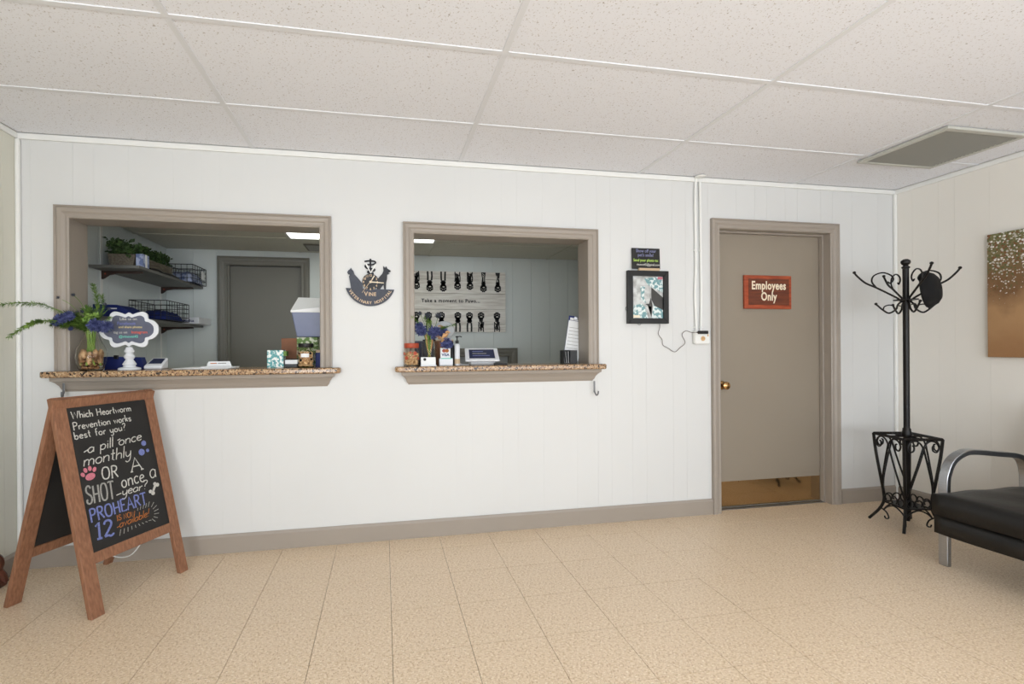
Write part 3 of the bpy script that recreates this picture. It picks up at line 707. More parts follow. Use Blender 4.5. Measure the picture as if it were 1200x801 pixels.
chalk('chalk_writing', 'white_ink', strokes('Which Heartworm', .086, .881, .368, .881, .034) + strokes('Prevention works', .084, .829, .358, .831, .034) + strokes('best for you?', .082, .785, .323, .789, .034), .0044)
chalk('chalk_writing', 'white_ink', strokes('a pill once', .125, .713, .392, .724, .048, slant=.25, sp=.03) + [[(.11, .72), (.13, .728)], [(.27, .745), (.285, .75)]] + strokes('monthly', .095, .655, .322, .655, .056, slant=.25, sp=.02), .0046)
chalk('chalk_writing', 'white_ink', strokes('OR', .165, .578, .242, .571, .056), .0060)
chalk('chalk_writing', 'white_ink', strokes('A', .305, .577, .370, .577, .066), .0060)
chalk('chalk_writing', 'white_ink', strokes('once', .247, .514, .366, .515, .070, slant=.04), .0056)
chalk('chalk_writing', 'white_ink', strokes('a', .396, .520, .432, .517, .088), .0052)
chalk('chalk_writing', 'grey_ink', strokes('SHOT', .082, .484, .208, .477, .080), .0075)
chalk('chalk_writing', 'white_ink', strokes('year?', .240, .478, .370, .474, .042, slant=.25, sp=.02) + [[(.215, .487), (.24, .490)]], .0044)
chalk('chalk_writing', 'blue_ink', strokes('PROHEART', .084, .404, .355, .404, .056), .0072)
chalk('chalk_writing', 'blue_ink', strokes('12', .090, .322, .172, .314, .072), .0095)
chalk('chalk_writing', 'orange_ink', strokes('IS NOW', .196, .370, .286, .364, .024), .0034)
chalk('chalk_writing', 'orange_ink', strokes('available!', .200, .335, .352, .340, .036, slant=.3, sp=.02) + [[(.190, .340), (.205, .343)]], .0036)
rays = []
for k in range(9): x = .205 + .0175 * k; rays.append([(x, .326 - .001 * k), (x - .010 + .003 * k, .300 + .002 * k)])
for k in range(5): x = .30 + .014 * k; rays.append([(x, .384), (x + .004 + .002 * k, .396 + .003 * k)])
for (x, y, dx, dy) in ((.372, .378, .018, .020), (.378, .366, .024, .012), (.382, .353, .026, .004), (.380, .340, .026, -.004), (.374, .328, .020, -.012), (.364, .320, .014, -.018)): rays.append([(x, y), (x + dx, y + dy)])
chalk('chalk_writing', 'grey_ink', rays, .0032)
def ell(cx, cy, rx, ry, a=0, n=14): return [(cx + rx * math.cos(2 * math.pi * k / n) * math.cos(a) - ry * math.sin(2 * math.pi * k / n) * math.sin(a), cy + rx * math.cos(2 * math.pi * k / n) * math.sin(a) + ry * math.sin(2 * math.pi * k / n) * math.cos(a)) for k in range(n)]
def draw(name, m_, polys):
    b = MB()
    for p in polys: b.prism(p, org - (ex.cross(ey)).normalized() * .0003, ex, ey, .0010)
    return b.build(name, m_, pn)
draw('chalk_paw', 'pink_ink', [ell(.118, .604, .022, .016, .2), ell(.088, .620, .008, .011, .5), ell(.102, .637, .008, .012, .2), ell(.122, .641, .008, .012, 0), ell(.141, .632, .008, .012, -.4)])
draw('chalk_bone', 'white_ink', [ell(.396, .443, .010, .010), ell(.384, .455, .009, .009), ell(.427, .478, .010, .010), ell(.415, .486, .009, .009), [(.386, .446), (.395, .440), (.425, .480), (.416, .488)]])
draw('chalk_dots', 'blue_ink', [ell(.399, .705, .013, .014), ell(.379, .662, .016, .017), ell(.412, .664, .008, .009)])
ch = MB(); pA = F0 - orig + U * .33 + (AP - F0).normalized() * .235 + N2 * .03; pB = B0 - orig + U * .33 + (AP - B0).normalized() * .235 - N2 * .03
ch.tube(catmull([tuple(pA), tuple(pA.lerp(pB, .3) - Z3 * .10), tuple(pA.lerp(pB, .7) - Z3 * .10), tuple(pB)], 8), .0028, 6); ch.build('spreader_cord', 'paper', t, smooth=True, label='thin white spreader cord')

# ------------------------------------------------------------------ clock on the wall
cx0, cz0 = .803, 1.567; kf = .000439
def cp(p): return ((p[0] - 447) * kf, -(p[1] - 400) * kf)
t = thing('wall_clock', 'dark cat and dog silhouette wall clock reading Vine Veterinary Hospital', 'clock', (cx0, 0, cz0))
bowl = [(115, 485)] + [(445 + 345 * math.sin(a), 385 + 345 * math.cos(a)) for a in [R(-71 + 142 * k / 30) for k in range(31)]] + [(770, 500)]
def flat(name, m_, poly, y=-.006, d=.006):
    b = MB(); b.prism([cp(p) for p in poly], (0, y + d, 0), X3, Z3, d); return b.build(name, m_, t)
flat('bowl', 'clock', bowl, -.012, .010)
flat('cat', 'clock', [(185, 490), (176, 420), (160, 330), (172, 302), (148, 296), (138, 268), (158, 238), (172, 232), (186, 208), (200, 236), (218, 250), (235, 300), (300, 372), (336, 420), (348, 492)], -.012, .010)
flat('dog', 'clock_black', [(535, 495), (500, 400), (560, 335), (605, 285), (625, 240), (620, 172), (645, 200), (665, 176), (676, 208), (724, 236), (716, 256), (686, 262), (708, 276), (674, 292), (672, 350), (660, 400), (656, 496), (632, 496), (622, 432), (575, 496)], -.012, .010)
flat('clock_face', 'clock_black', ell(447, 395, 112, 112, 0, 32), -.014, .012)
em = MB()
def er(pts, w_): em.ribbon([cp(p) for p in pts], (0, -.0150, 0), X3, Z3, w_ * kf)
flat('staff', 'clock_black', [(437, 90), (459, 90), (459, 290), (437, 290)]); flat('staff_ball', 'clock_black', ell(448, 88, 14, 14))
sn = MB(); sn.tube(catmull([(*[cp(p)[0], -.008, cp(p)[1]],) for p in [(368, 116), (430, 108), (500, 112), (516, 134), (470, 160), (400, 160), (378, 185), (410, 212), (470, 216), (505, 224), (490, 244), (430, 248), (412, 262), (440, 280), (490, 276)]], 5), .0052, 6)
sn.build('snake', 'clock_black', t, smooth=True)
er([(392, 156), (452, 272), (520, 156)], 22); em.build('letter_v', 'white', t)
for k in range(1, 13):
    a = R(30 * k); p = cp((447 + 94 * math.sin(a), 408 - 94 * math.cos(a)))
    text(str(k), .019, 'numeral', 'tan', t, (p[0], -.0145, p[1] - .004), X3, Z3, bold=.0006)
def hand(name, m_, p0, p1, w_, y):
    b = MB(); a = Vector((cp(p0)[0], 0, cp(p0)[1])); c = Vector((cp(p1)[0], 0, cp(p1)[1])); d = (c - a).normalized(); nn = Vector((-d.z, 0, d.x)) * w_ * kf
    b.add([tuple(v_ + Y3 * yy) for yy in (y, y - .002) for v_ in (a + nn, a - nn, c - nn * .7, c + nn * .7)], [(0, 1, 2, 3), (7, 6, 5, 4), (0, 4, 5, 1), (1, 5, 6, 2), (2, 6, 7, 3), (3, 7, 4, 0)]); b.build(name, m_, t)
hand('hour_hand', 'cream', (447, 400), (502, 312), 8, -.018); hand('minute_hand', 'cream', (440, 400), (628, 412), 8, -.021); hand('second_hand', 'tan', (470, 362), (335, 550), 4, -.024)
MB().lathe([(0, -.014), (.007, -.014), (.007, -.026), (0, -.026)], (0, 0, 0), 16, 'y').build('hub', 'cream', t)
for k, c in enumerate('VINE'): text(c, .036 if k == 0 else .030, 'lettering', 'tan', t, ((-.027, -.009, .006, .026)[k], -.0125, cp((447, 590))[1]), X3, Z3, bold=.0008, sx=.95)
s_ = 'VETERINARY HOSPITAL'; n_ = len(s_)
for i, c in enumerate(s_):
    if c == ' ': continue
    a = R(-62 + 124 * i / (n_ - 1)); rr = 318; p = cp((445 + rr * math.sin(a), 385 + rr * math.cos(a)))
    e1 = Vector((math.cos(a), 0, math.sin(a))); e2 = Vector((-math.sin(a), 0, math.cos(a)))
    text(c, .0235, 'lettering', 'tan', t, (p[0], -.0125, p[1]), e1, e2, bold=.0006)

# ------------------------------------------------------------------ picture frame, little chalk sign, conduit, outlet, cord
t = thing('digital_photo_frame', 'black framed screen showing a pet wrapped in a teal towel', 'photo frame', (2.63, -.004, 1.320))
W_, H_ = .298, .355; bw = .036
b = MB(); o_ = (-W_ / 2, 0, 0)
for poly in ([(0, 0), (W_, 0), (W_ - bw, bw), (bw, bw)], [(W_, 0), (W_, H_), (W_ - bw, H_ - bw), (W_ - bw, bw)], [(W_, H_), (0, H_), (bw, H_ - bw), (W_ - bw, H_ - bw)], [(0, H_), (0, 0), (bw, bw), (bw, H_ - bw)]):
    MB().prism(poly, (-W_ / 2, 0, 0), X3, Z3, .028).build('border', 'black', t, bevel=.002)
box('back', 'black', (-W_ / 2 + .01, -.012, .01, W_ / 2 - .01, 0, H_ - .01), t)
IW, IH = W_ - 2 * bw, H_ - 2 * bw; io = (-IW / 2, -.0125, bw)
pc = box('picture', 'fur', (-IW / 2, -.0130, bw, IW / 2, -.0120, bw + IH), t)
def pic(m_, poly, lift):
    b = MB(); b.prism([(p[0] * IW, p[1] * IH) for p in poly], (-IW / 2, -.0130 - lift * .0002, bw), X3, Z3, .0002); b.build('picture_patch', m_, pc)
pic('towel', [(.0, .0), (.55, .0), (.5, .2), (.3, .35), (.05, .3)], 1)
pic('towel', [(.4, .95), (1, 1), (1, .62), (.75, .7), (.5, .8)], 1); pic('towel', [(.62, 0), (1, 0), (1, .3), (.7, .33)], 1)
pic('towel', [(.27, .76), (.42, .76), (.38, .5), (.45, .36), (.28, .44)], 2)
pic('dark_pic', [(.62, .74), (.75, .66), (1, .5), (1, .2), (.72, .3), (.62, .45)], 3); pic('fur', [(.40, .3), (.62, .28), (.6, 0), (.52, 0)], 2)
pic('dark_pic', [(.42, .34), (.5, .3), (.62, .02), (.66, .3), (.6, .5), (.55, .35)], 2)
pic('cream', [(.02, .01), (.25, .01), (.25, .07), (.02, .08)], 4); pic('pink_ink', [(.82, .93), (.99, .93), (.99, .99), (.84, .99)], 4)
for (zz, xx) in ((.10, -W_ / 2), (0, -.06), (.11, -W_ / 2)):
    if zz == .11: continue
    b = MB(); cpt = [(xx + (.011 * math.cos(a) if zz == 0 else -.010 * math.sin(a)), -.010, zz - (.008 * math.sin(a) if zz == 0 else 0) + (0 if zz == 0 else .014 * math.cos(a))) for a in [math.pi * k / 8 for k in range(9)]]
    b.tube(cpt, .0016, 5); b.build('hanging_loop', 'black', t)
t = thing('small_chalk_sign', 'little black chalk sign in a wooden foot on the photo frame', 'sign', (2.622, -.018, 1.6755))
lean = Matrix.Rotation(R(4), 4, 'X')
b = MB(); b.box(-.104, -.003, .012, .100, .003, .152, Matrix.Rotation(R(-2), 4, 'X')); b.build('slate', 'chalk_panel', t)
box('foot', 'tan', (-.060, -.013, 0, .092, .012, .017), t, bevel=.003)
for s_, sz, zz, m_, xx in (('Show off your', .030, .124, 'blue_faint', -.002), ("pet's smile!", .030, .096, 'blue_faint', -.005), ('Send your photo to:', .026, .062, 'green_ink', -.004), ('vinevet45@gmail.com', .022, .034, 'white_ink', .012)):
    yy = -.0036 - .0349 * -zz * 0 ; o = text(s_, sz, 'lettering', m_, t, (xx, -.0032 + zz * .0349, zz), X3, Vector((0, .0349, 1)), bold=.0003, sx=.86)
t = thing('conduit', 'pair of white surface conduits running from ceiling to outlet', 'conduit', (3.015, 0, 1.27))
for dx, bow in ((-.018, -.006), (.020, .004)):
    b = MB(); b.tube(catmull([(dx - bow, -.012, 1.055), (dx, -.011, .9), (dx + .002, -.011, .45), (dx + bow, -.011, .25), (dx - bow * .5, -.012, 0)], 8), .0085, 10); b.build('pipe', 'white', t, smooth=True)
b = MB(); b.lathe([(.0, 0), (.032, 0), (.036, -.004), (.032, -.010), (0, -.010)], (0.002, -.038, 1.0605), 20); b.build('collar', 'white', t, smooth=True)
for dx in (-.018, .020):
    for zz in (.02, .55): box('clip', 'white', (dx - .013, -.013, zz, dx + .013, -.0005, zz + .010), t, bevel=.002)
t = thing('wall_outlet', 'white surface outlet box left of the door casing', 'outlet', (3.028, 0, 1.180))
box('box', 'white', (-.056, -.038, 0, .058, 0, .092), t, bevel=.012, seg=3)
b = MB(); b.lathe([(0, -.038), (.0165, -.038), (.0165, -.040), (0, -.040)], (.002, 0, .038), 20, 'y'); b.build('socket', 'skin_tan', t)
for dx in (-.006, .006): box('slot', 'brown_box', (.002 + dx - .001, -.0405, .036, .002 + dx + .001, -.0399, .046), t)
box('clip_tab', 'skin_tan', (.036, -.0405, .052, .043, -.0385, .068), t)
ad = thing('power_adapter', 'black plug adapter pushed into the white outlet box', 'adapter', (3.02, -.039, 1.249))
box('body', 'black', (-.033, -.026, 0, .034, 0, .022), ad, bevel=.004, seg=3)
b = MB(); b.tube([(-.033, -.013, .011), (-.052, -.013, .011)], .006, 8, r_end=.002); b.build('cable_boot', 'black', ad)
def wx(u, v, y=-.014): return ((u - 741) * (3.092 - 2.533) / 88 + 2.533, y, 1.168 - (v - 410.5) * .00555 + .0)
pts = [wx(*p) for p in [(769.6, 377), (770.6, 387), (768.6, 395.4), (773, 402.3), (774, 409), (780.6, 413.3), (788, 417.7), (794.3, 412.6), (800.5, 406.4), (796.7, 396.8), (801.2, 392)]]
b = MB(); b.tube([p - Vector((3.02, -.039, 1.249)) for p in catmull(pts + [(2.95, -.03, 1.26), (2.968, -.052, 1.26)], 6)], .0022, 6); b.build('power_cord', 'cable', ad, smooth=True, label='thin grey cord looping to the photo frame')

# ceiling vent of the waiting room
t = thing('ceiling_vent', 'large grey louvred return vent in the ceiling by the right wall', 'vent', (4.12, -.68, ZC - .001))
VX, VY = .285, .245
for q in ((-VX, -VY, -.016, VX, -VY + .03, 0), (-VX, VY - .03, -.016, VX, VY, 0), (-VX, -VY + .03, -.016, -VX + .03, VY - .03, 0), (VX - .03, -VY + .03, -.016, VX, VY - .03, 0)): box('frame', 'vent_frame', q, t, bevel=.003)
box('back_plate', 'black', (-VX + .03, -VY + .03, -.004, VX - .03, VY - .03, 0), t)
sl = None
for k in range(22):
    y = -VY + .04 + k * (2 * VY - .075) / 21
    if sl is None:
        sl = MB().box(-VX + .03, -.007, -.0006, VX - .03, .007, .0006, Matrix.Rotation(R(-35), 4, 'X')).build('slat', 'vent', t); sl.location = (0, y, -.009)
    else: like(sl, t, (0, y, -.009))

# painting
t = thing('painting', 'bronze abstract canvas with silvery dabs on the right wall', 'painting', (XR - .004, -.575 - .55, 1.084))
box('canvas', 'painting', (-.032, -.55, 0, 0, .55, .775), t, bevel=.003)

# ------------------------------------------------------------------ coat stand
t = thing('coat_stand', 'black wrought iron coat stand with umbrella basket in the corner', 'coat stand', (4.184, -.452, 0))
al = R(-13); e1 = Vector((math.cos(al), math.sin(al), 0)); e2 = Vector((-math.sin(al), math.cos(al), 0))
ZT, HW, ZW = .578, .116, .135
cor = [(-e1 - e2), (e1 - e2), (e1 + e2), (-e1 + e2)]
def at(c, s_, z): return tuple(c * s_ + Z3 * z)
for c in cor:
    b = MB(); pts = catmull([at(c, HW, ZT), at(c, HW * .93, ZT - .12), at(c, HW * .80, ZT - .27), at(c, HW * .70, ZW + .06), at(c, HW * .70, ZW), at(c, HW * .85, ZW - .06), at(c, HW * 1.16, .004)], 6)
    b.tube(pts, .0085, 8); b.build('leg', 'iron', t, smooth=True)
b = MB()
for i in range(4): b.box(-.01, -.01, -.008, .01, .01, .008) if False else b.tube([at(cor[i], HW, ZT), at(cor[(i + 1) % 4], HW, ZT)], .009, 4)
for i in (0, 1): b.tube([at((cor[i] + cor[(i + 1) % 4]) / 2, HW, ZT), at((cor[i + 2] + cor[(i + 3) % 4]) / 2, HW, ZT)], .006, 4)
b.build('top_frame', 'iron', t)
def scroll2(b, c0, c1, z0, pts, r=.005):
    """pts: (fraction along side, dz)"""
    b.tube(catmull([tuple((c0.lerp(c1, f)) + Z3 * (z0 + dz)) for f, dz in pts], 5), r, 6)
for i in range(4):
    c0, c1 = cor[i] * HW, cor[(i + 1) % 4] * HW; b = MB()
    for s_ in (0, 1):
        f = (lambda q: q) if s_ == 0 else (lambda q: 1 - q)
        scroll2(b, c0, c1, ZT, [(f(.5), -.055), (f(.42), -.025), (f(.30), -.010), (f(.17), -.020), (f(.10), -.05), (f(.16), -.078), (f(.25), -.070), (f(.26), -.045), (f(.22), -.038)], .0048)
    b.build('scroll', 'iron', t, smooth=True)
    b = MB(); mid = (c0 + c1) / 2
    for cc in (c0, c1):
        low = cc * .70; p = [tuple(mid + Z3 * (ZT - .05)), tuple(mid.lerp(cc * .86, .35) + Z3 * (ZT - .18)), tuple(mid.lerp(cc * .80, .72) + Z3 * (ZT - .30)), tuple(low + Z3 * (ZW + .05))]
        b.tube(catmull(p, 5), .0055, 6)
    b.build('side_bar', 'iron', t, smooth=True)
    b = MB(); l0, l1 = c0 * .70, c1 * .70
    b.tube([tuple(l0 + Z3 * ZW), tuple(l1 + Z3 * ZW)], .006, 6)
    for k in range(3):
        q0 = .06 + .30 * k
        scroll2(b, l0, l1, ZW, [(q0 + .28 * g, .030 + .024 * math.sin(a)) for g, a in [(.5 + .5 * math.cos(x), x) for x in [math.pi * 1.35 - .42 * j for j in range(13)]]], .0045)
    # brace below and foot curls
    scroll2(b, l0, l1, ZW, [(0.0, -.055), (.18, -.028), (.5, -.008), (.82, -.028), (1., -.055)], .0048)
    b.build('gallery', 'iron', t, smooth=True)
for c in cor:
    b = MB(); p = [at(c, HW * .80, ZW - .045), at(c, HW * .62, ZW - .07), at(c, HW * .55, ZW - .105), at(c, HW * .64, ZW - .112), at(c, HW * .68, ZW - .096)]
    b.tube(catmull(p, 5), .0045, 6); b.build('foot_curl', 'iron', t, smooth=True)
MB().lathe([(0, ZW - .004), (.078, ZW - .004), (.08, ZW), (.078, ZW + .004), (0, ZW + .004)], (0, 0, 0), 20).build('drip_tray', 'iron', t)
b = MB(); b.lathe([(0, .035), (.012, .035), (.018, .06), (.019, ZT - .01), (.026, ZT + .0), (.027, ZT + .02), (.022, ZT + .035), (.021, ZT + .05), (.0165, ZT + .055), (.0165, 1.655), (.022, 1.66), (.022, 1.666), (.014, 1.672), (.013, 1.678), (.020, 1.682), (.026, 1.694), (.024, 1.706), (.012, 1.716), (0, 1.718)], (0, 0, 0), 16)
b.build('pole', 'iron', t, smooth=True)
MB().lathe([(0, 1.452), (.062, 1.452), (.063, 1.455), (.062, 1.458), (0, 1.458)], (0, 0, 0), 20).build('collar_ring', 'iron', t)
for k in range(4):
    a = R(-53 + 24 + 90 * k); d = Vector((math.cos(a), math.sin(a), 0)); sc = 1.04
    P2 = lambda L: catmull([tuple(d * (r_ * sc) + Z3 * z_) for r_, z_ in L], 6)
    b = MB(); b.tube(P2([(.018, 1.44), (.040, 1.465), (.075, 1.49), (.15, 1.54), (.205, 1.573), (.245, 1.616), (.262, 1.640)]), .006, 8); b.ball(tuple(d * .274 + Z3 * 1.645), .010, 8)
    b.tube(P2([(.15, 1.54), (.172, 1.58), (.162, 1.618), (.118, 1.636), (.076, 1.618), (.062, 1.590), (.078, 1.566), (.092, 1.576)]), .0048, 6)
    b.build('hook_arm', 'iron', t, smooth=True)
    b = MB(); b.tube(P2([(.018, 1.45), (.040, 1.425), (.050, 1.395), (.085, 1.372), (.118, 1.395), (.150, 1.430)]), .0055, 8); b.ball(tuple(d * .158 + Z3 * 1.434), .009, 8)
    b.tube(P2([(.115, 1.393), (.108, 1.415), (.085, 1.424), (.064, 1.420)]), .004, 6); b.build('lower_hook', 'iron', t, smooth=True)
# black cap hanging on the right hook
t = thing('felt_hat', 'black felt hat hanging on the coat stand', 'hat', (4.184 + .062, -.452 - .075, 1.512), R(-53 - 14))
rot = Matrix.Rotation(R(84), 4, 'Y')
b = MB(rot); prof = [(.112, -.010), (.118, -.002), (.116, .006), (.108, .020), (.094, .042), (.070, .058), (.040, .064), (.0, .066)]
b.lathe([(0, -.008)] + prof, (0, 0, 0), 28, sy=.92); b.build('crown', 'felt', t, smooth=True)
b = MB(rot); b.lathe([(.0, .064), (.006, .064), (.007, .069), (0, .071)], (0, 0, 0), 10); b.build('button', 'felt', t, smooth=True)

# ------------------------------------------------------------------ steel framed chair
t = thing('lounge_chair', 'black leather chair with curved steel arms at the right edge', 'chair', (4.05, -1.28, 0))
def arm(y0_, y1_, name):
    # centre line in x,z (local): front leg up, over, back leg down
    cl = [(-.262, 0)] + [(-.262, .30 + .03 * k) for k in range(5)]
    cen = catmull([(-.262, 0, 0), (-.262, 0, .20), (-.262, 0, .42), (-.250, 0, .49), (-.215, 0, .550), (-.15, 0, .585), (-.08, 0, .592), (.10, 0, .572), (.205, 0, .560), (.262, 0, .535), (.290, 0, .47), (.295, 0, .38), (.295, 0, .0)], 6)
    th = .013; vs = []; n = len(cen)
    for i, p in enumerate(cen):
        tt = (cen[min(i + 1, n - 1)] - cen[max(i - 1, 0)]).normalized(); nn = Vector((-tt.z, 0, tt.x)) * th
        for q, yy in ((p + nn, y0_), (p + nn, y1_), (p - nn, y1_), (p - nn, y0_)): vs.append((q.x, yy, q.z))
    fs = [tuple(i * 4 + j for j in (3, 2, 1, 0)) for i in (0,)] + [tuple((n - 1) * 4 + j for j in range(4))]
    for i in range(n - 1):
        for j in range(4): a, c = i * 4 + j, i * 4 + (j + 1) % 4; fs.append((a, c, c + 4, a + 4))
    o = MB().add(vs, fs).build(name, 'chrome', t, bevel=.003, smooth=True); return o
arm(.330, .372, 'arm_frame'); arm(-.372, -.330, 'arm_frame')
box('cross_bar', 'chrome', (-.262, -.33, .19, -.235, .33, .215), t); box('cross_bar', 'chrome', (.27, -.33, .19, .29, .33, .215), t)
def cushion(name, x0, y0, z0, x1, y1, z1, rr, puff):
    nx, ny = 14, 14; vs = []; fs = []
    def rc(i, n): return -math.cos(math.pi * i / n)
    top = []; 
    b = MB(); grid = {}
    for side in (1, -1):
        for i in range(nx + 1):
            for j in range(ny + 1):
                u, v_ = i / nx * 2 - 1, j / ny * 2 - 1
                ed = 1 - max(abs(u), abs(v_)) ** 12 * .12
                z = (z1 - z0) / 2 * ed + puff * (1 - u * u) * (1 - v_ * v_) * (1 if side > 0 else .1) + .003 * math.sin(7 * u + 3 * v_)
                x = (x0 + x1) / 2 + (x1 - x0) / 2 * u * (1 - .02 * v_ ** 4); y = (y0 + y1) / 2 + (y1 - y0) / 2 * v_ * (1 - .02 * u ** 4)
                grid[side, i, j] = len(vs); vs.append((x, y, (z0 + z1) / 2 + side * z))
    for i in range(nx):
        for j in range(ny):
            g = lambda s, a, c: grid[s, a, c]
            fs.append((g(1, i, j), g(1, i + 1, j), g(1, i + 1, j + 1), g(1, i, j + 1))); fs.append((g(-1, i, j), g(-1, i, j + 1), g(-1, i + 1, j + 1), g(-1, i + 1, j)))
    for i in range(nx): fs.append((g(1, i, 0), g(-1, i, 0), g(-1, i + 1, 0), g(1, i + 1, 0))); fs.append((g(1, i, ny), g(1, i + 1, ny), g(-1, i + 1, ny), g(-1, i, ny)))
    for j in range(ny): fs.append((g(1, 0, j), g(1, 0, j + 1), g(-1, 0, j + 1), g(-1, 0, j))); fs.append((g(1, nx, j), g(-1, nx, j), g(-1, nx, j + 1), g(1, nx, j + 1)))
    return b.add(vs, fs).build(name, 'leather', t, smooth=2, bevel=0)
cushion('seat_cushion', -.398, -.325, .292, .25, .325, .402, .03, .014)
cushion('seat_base', -.388, -.322, .196, .26, .322, .298, .02, .0)
bk = cushion('backrest', -.05, -.325, .0, .05, .325, .46, .03, .0); bk.location = (.30, 0, .36); bk.rotation_euler = (0, R(14), 0)

# dark carved wood at the far left edge
t = thing('wooden_stand', 'dark red brown carved wooden foot at the far left edge', 'furniture foot', (-1.0, -.24, 0))
b = MB(); b.tube(catmull([(-.028, -.03, .155), (-.01, .0, .165), (.008, .02, .150), (.012, .03, .12), (.0, .035, .085), (.012, .045, .05), (.014, .05, .02)], 6), [.016] * 36 + [.018], 8)
b.build('scroll_leg', 'darkwood', t, smooth=True)
box('foot', 'darkwood', (-.03, -.06, 0, .022, .062, .028), t, bevel=.008, seg=3); box('block', 'darkwood', (-.03, .012, .028, -.002, .055, .13), t, bevel=.006)

# hooks under the ledges
def hook(x, z0, label):
    t = thing('purse_hook', label, 'hook', (x, -.030, z0), 0)
    b = MB(); b.box(-.006, -.004, 0, .006, .0, .075); b.build('plate', 'steel_dark', t, bevel=.002)
    b = MB(); b.tube(catmull([(0, -.004, .012), (.002, -.010, -.006), (.006, -.022, -.016), (.010, -.034, -.006), (.012, -.036, .012)], 5), .0045, 8); b.build('hook', 'steel_dark', t, smooth=True)
hook(-.815, .935, 'small steel bag hook under the left granite ledge behind the chalkboard')
hook(2.235, .868, 'small steel bag hook hanging under the right granite ledge')

# ------------------------------------------------------------------ flowers
def needle_sprig(b, pts, size, dens, droop=0.):
    c = catmull(pts, 8)
    for i in range(len(c) - 1):
        tt = (c[i + 1] - c[i])
        if tt.length < 1e-6: continue
        tt.normalize()
        for k in range(dens):
            q = c[i].lerp(c[i + 1], rnd.random()); s_ = tt.orthogonal().normalized(); s_.rotate(Matrix.Rotation(rnd.uniform(0, 6.28), 3, tt)); d = (tt * rnd.uniform(.3, .9) + s_).normalized() * size * rnd.uniform(.6, 1.2)
            d.z -= droop * size; a = d.cross(tt).normalized() * size * .10 if d.cross(tt).length > 1e-6 else tt * .001
            b.add([tuple(q), tuple(q + d * .5 + a), tuple(q + d), tuple(q + d * .5 - a)], [(0, 1, 2, 3)])
def blossom(parent, c, r, m_='thistle', n=230):
    b = MB(); c = Vector(c); b.ball(tuple(c), r * .60, 10, (1, 1, .95))
    for k in range(n):
        z = 1 - 2 * (k + .5) / n; q = k * 2.39996; d = Vector((math.sqrt(1 - z * z) * math.cos(q), math.sqrt(1 - z * z) * math.sin(q), z))
        p = c + d * r * .55; a = d.orthogonal().normalized(); a.rotate(Matrix.Rotation(rnd.uniform(0, 6.28), 3, d)); L = r * rnd.uniform(.32, .62); wv = a * r * .09
        b.add([tuple(p - wv), tuple(p + wv), tuple(p + d * L + wv * .5 + a * L * .2), tuple(p + d * L - wv * .5 + a * L * .2)], [(0, 1, 2, 3)])
    return b.build('blossom', m_, parent)
def sprig(parent, pts, size, dens, m_, stem=.0018, droop=0., name='sprig'):
    b = MB(); b.tube(catmull(pts, 8), stem, 5, r_end=stem * .5); needle_sprig(b, pts, size, dens, droop); return b.build(name, m_, parent)
def vase(t, prof, wall=.003):
    b = MB(); inner = [(max(r - wall, .001), h + (wall if i == 0 else 0)) for i, (r, h) in enumerate(prof)]
    seg = 32; full = [(0.0005, prof[0][1])] + prof + inner[::-1] + [(0.0005, inner[0][1])]
    vs = []; fs = []
    for (r, h) in full:
        for k in range(seg): q = 2 * math.pi * k / seg; vs.append((r * math.cos(q), r * math.sin(q), h))
    for i in range(len(full) - 1):
        for k in range(seg): k2 = (k + 1) % seg; fs.append((i * seg + k, i * seg + k2, (i + 1) * seg + k2, (i + 1) * seg + k))
    b.add(vs, fs); o = b.build('vase', 'glass', t, smooth=2)
    bm = bmesh.new(); bm.from_mesh(o.data); bmesh.ops.recalc_face_normals(bm, faces=bm.faces); bm.to_mesh(o.data); bm.free()
    return o
t = thing('flower_vase', 'round glass vase of greenery and blue flowers on the left ledge', 'vase', (-.702, .005, GZ))
vase(t, [(.048, 0), (.058, .012), (.068, .045), (.072, .085), (.066, .12), (.050, .155), (.034, .19), (.030, .205), (.033, .222)])
b = MB()
for k in range(46):
    q = k * 2.4; r_ = .045 * math.sqrt((k % 23) / 23); b.ball((r_ * math.cos(q), r_ * math.sin(q), .016 + .018 * (k // 16)), .012, 8, (1, 1, .8))
o = b.build('pebbles', 'amber', t, smooth=2); o['kind'] = 'stuff'
b = MB()
for k in range(10):      # bulbs resting in the water
    q = k * .628; b.ball((.042 * math.cos(q), .042 * math.sin(q), .070 + .018 * (k % 2)), .015, 10, (1, 1, 2.6 - .5 * (k % 2)))
b.build('bulb', 'bulbs', t, smooth=2)['kind'] = 'stuff'
for k in range(14):
    q = k * .7; b = MB(); b.tube(catmull([(.050 * math.cos(q + 2), .050 * math.sin(q + 2), .03), (.014 * math.cos(q + 1), .012 * math.sin(q + 1), .13), (.022 * math.cos(q), .022 * math.sin(q), .24)], 5), .0045, 6); b.build('stem', 'leaf_light', t, smooth=True)
n0 = (0, 0, .22)
L = lambda x, y, z: (x + .702, y - .005, z - GZ)
sprig(t, [n0, L(-.76, -.06, 1.345), L(-.83, -.14, 1.40), L(-.875, -.22, 1.405), L(-.935, -.30, 1.388)], .020, 14, 'leaf', .0026, .3)
sprig(t, [n0, L(-.78, -.06, 1.315), L(-.83, -.16, 1.320), L(-.855, -.24, 1.29), L(-.885, -.30, 1.235)], .019, 13, 'leaf', .0024, .3)
sprig(t, [L(-.83, -.16, 1.322), L(-.84, -.2, 1.315), L(-.838, -.26, 1.292)], .018, 12, 'leaf', .0018, .2)
sprig(t, [n0, L(-.69, .02, 1.36), L(-.68, .03, 1.42), L(-.692, .03, 1.475), L(-.70, .02, 1.53)], .026, 9, 'leaf', .0022)
sprig(t, [n0, L(-.66, .03, 1.38), L(-.655, .03, 1.44), L(-.66, .02, 1.47)], .022, 8, 'leaf', .0020)
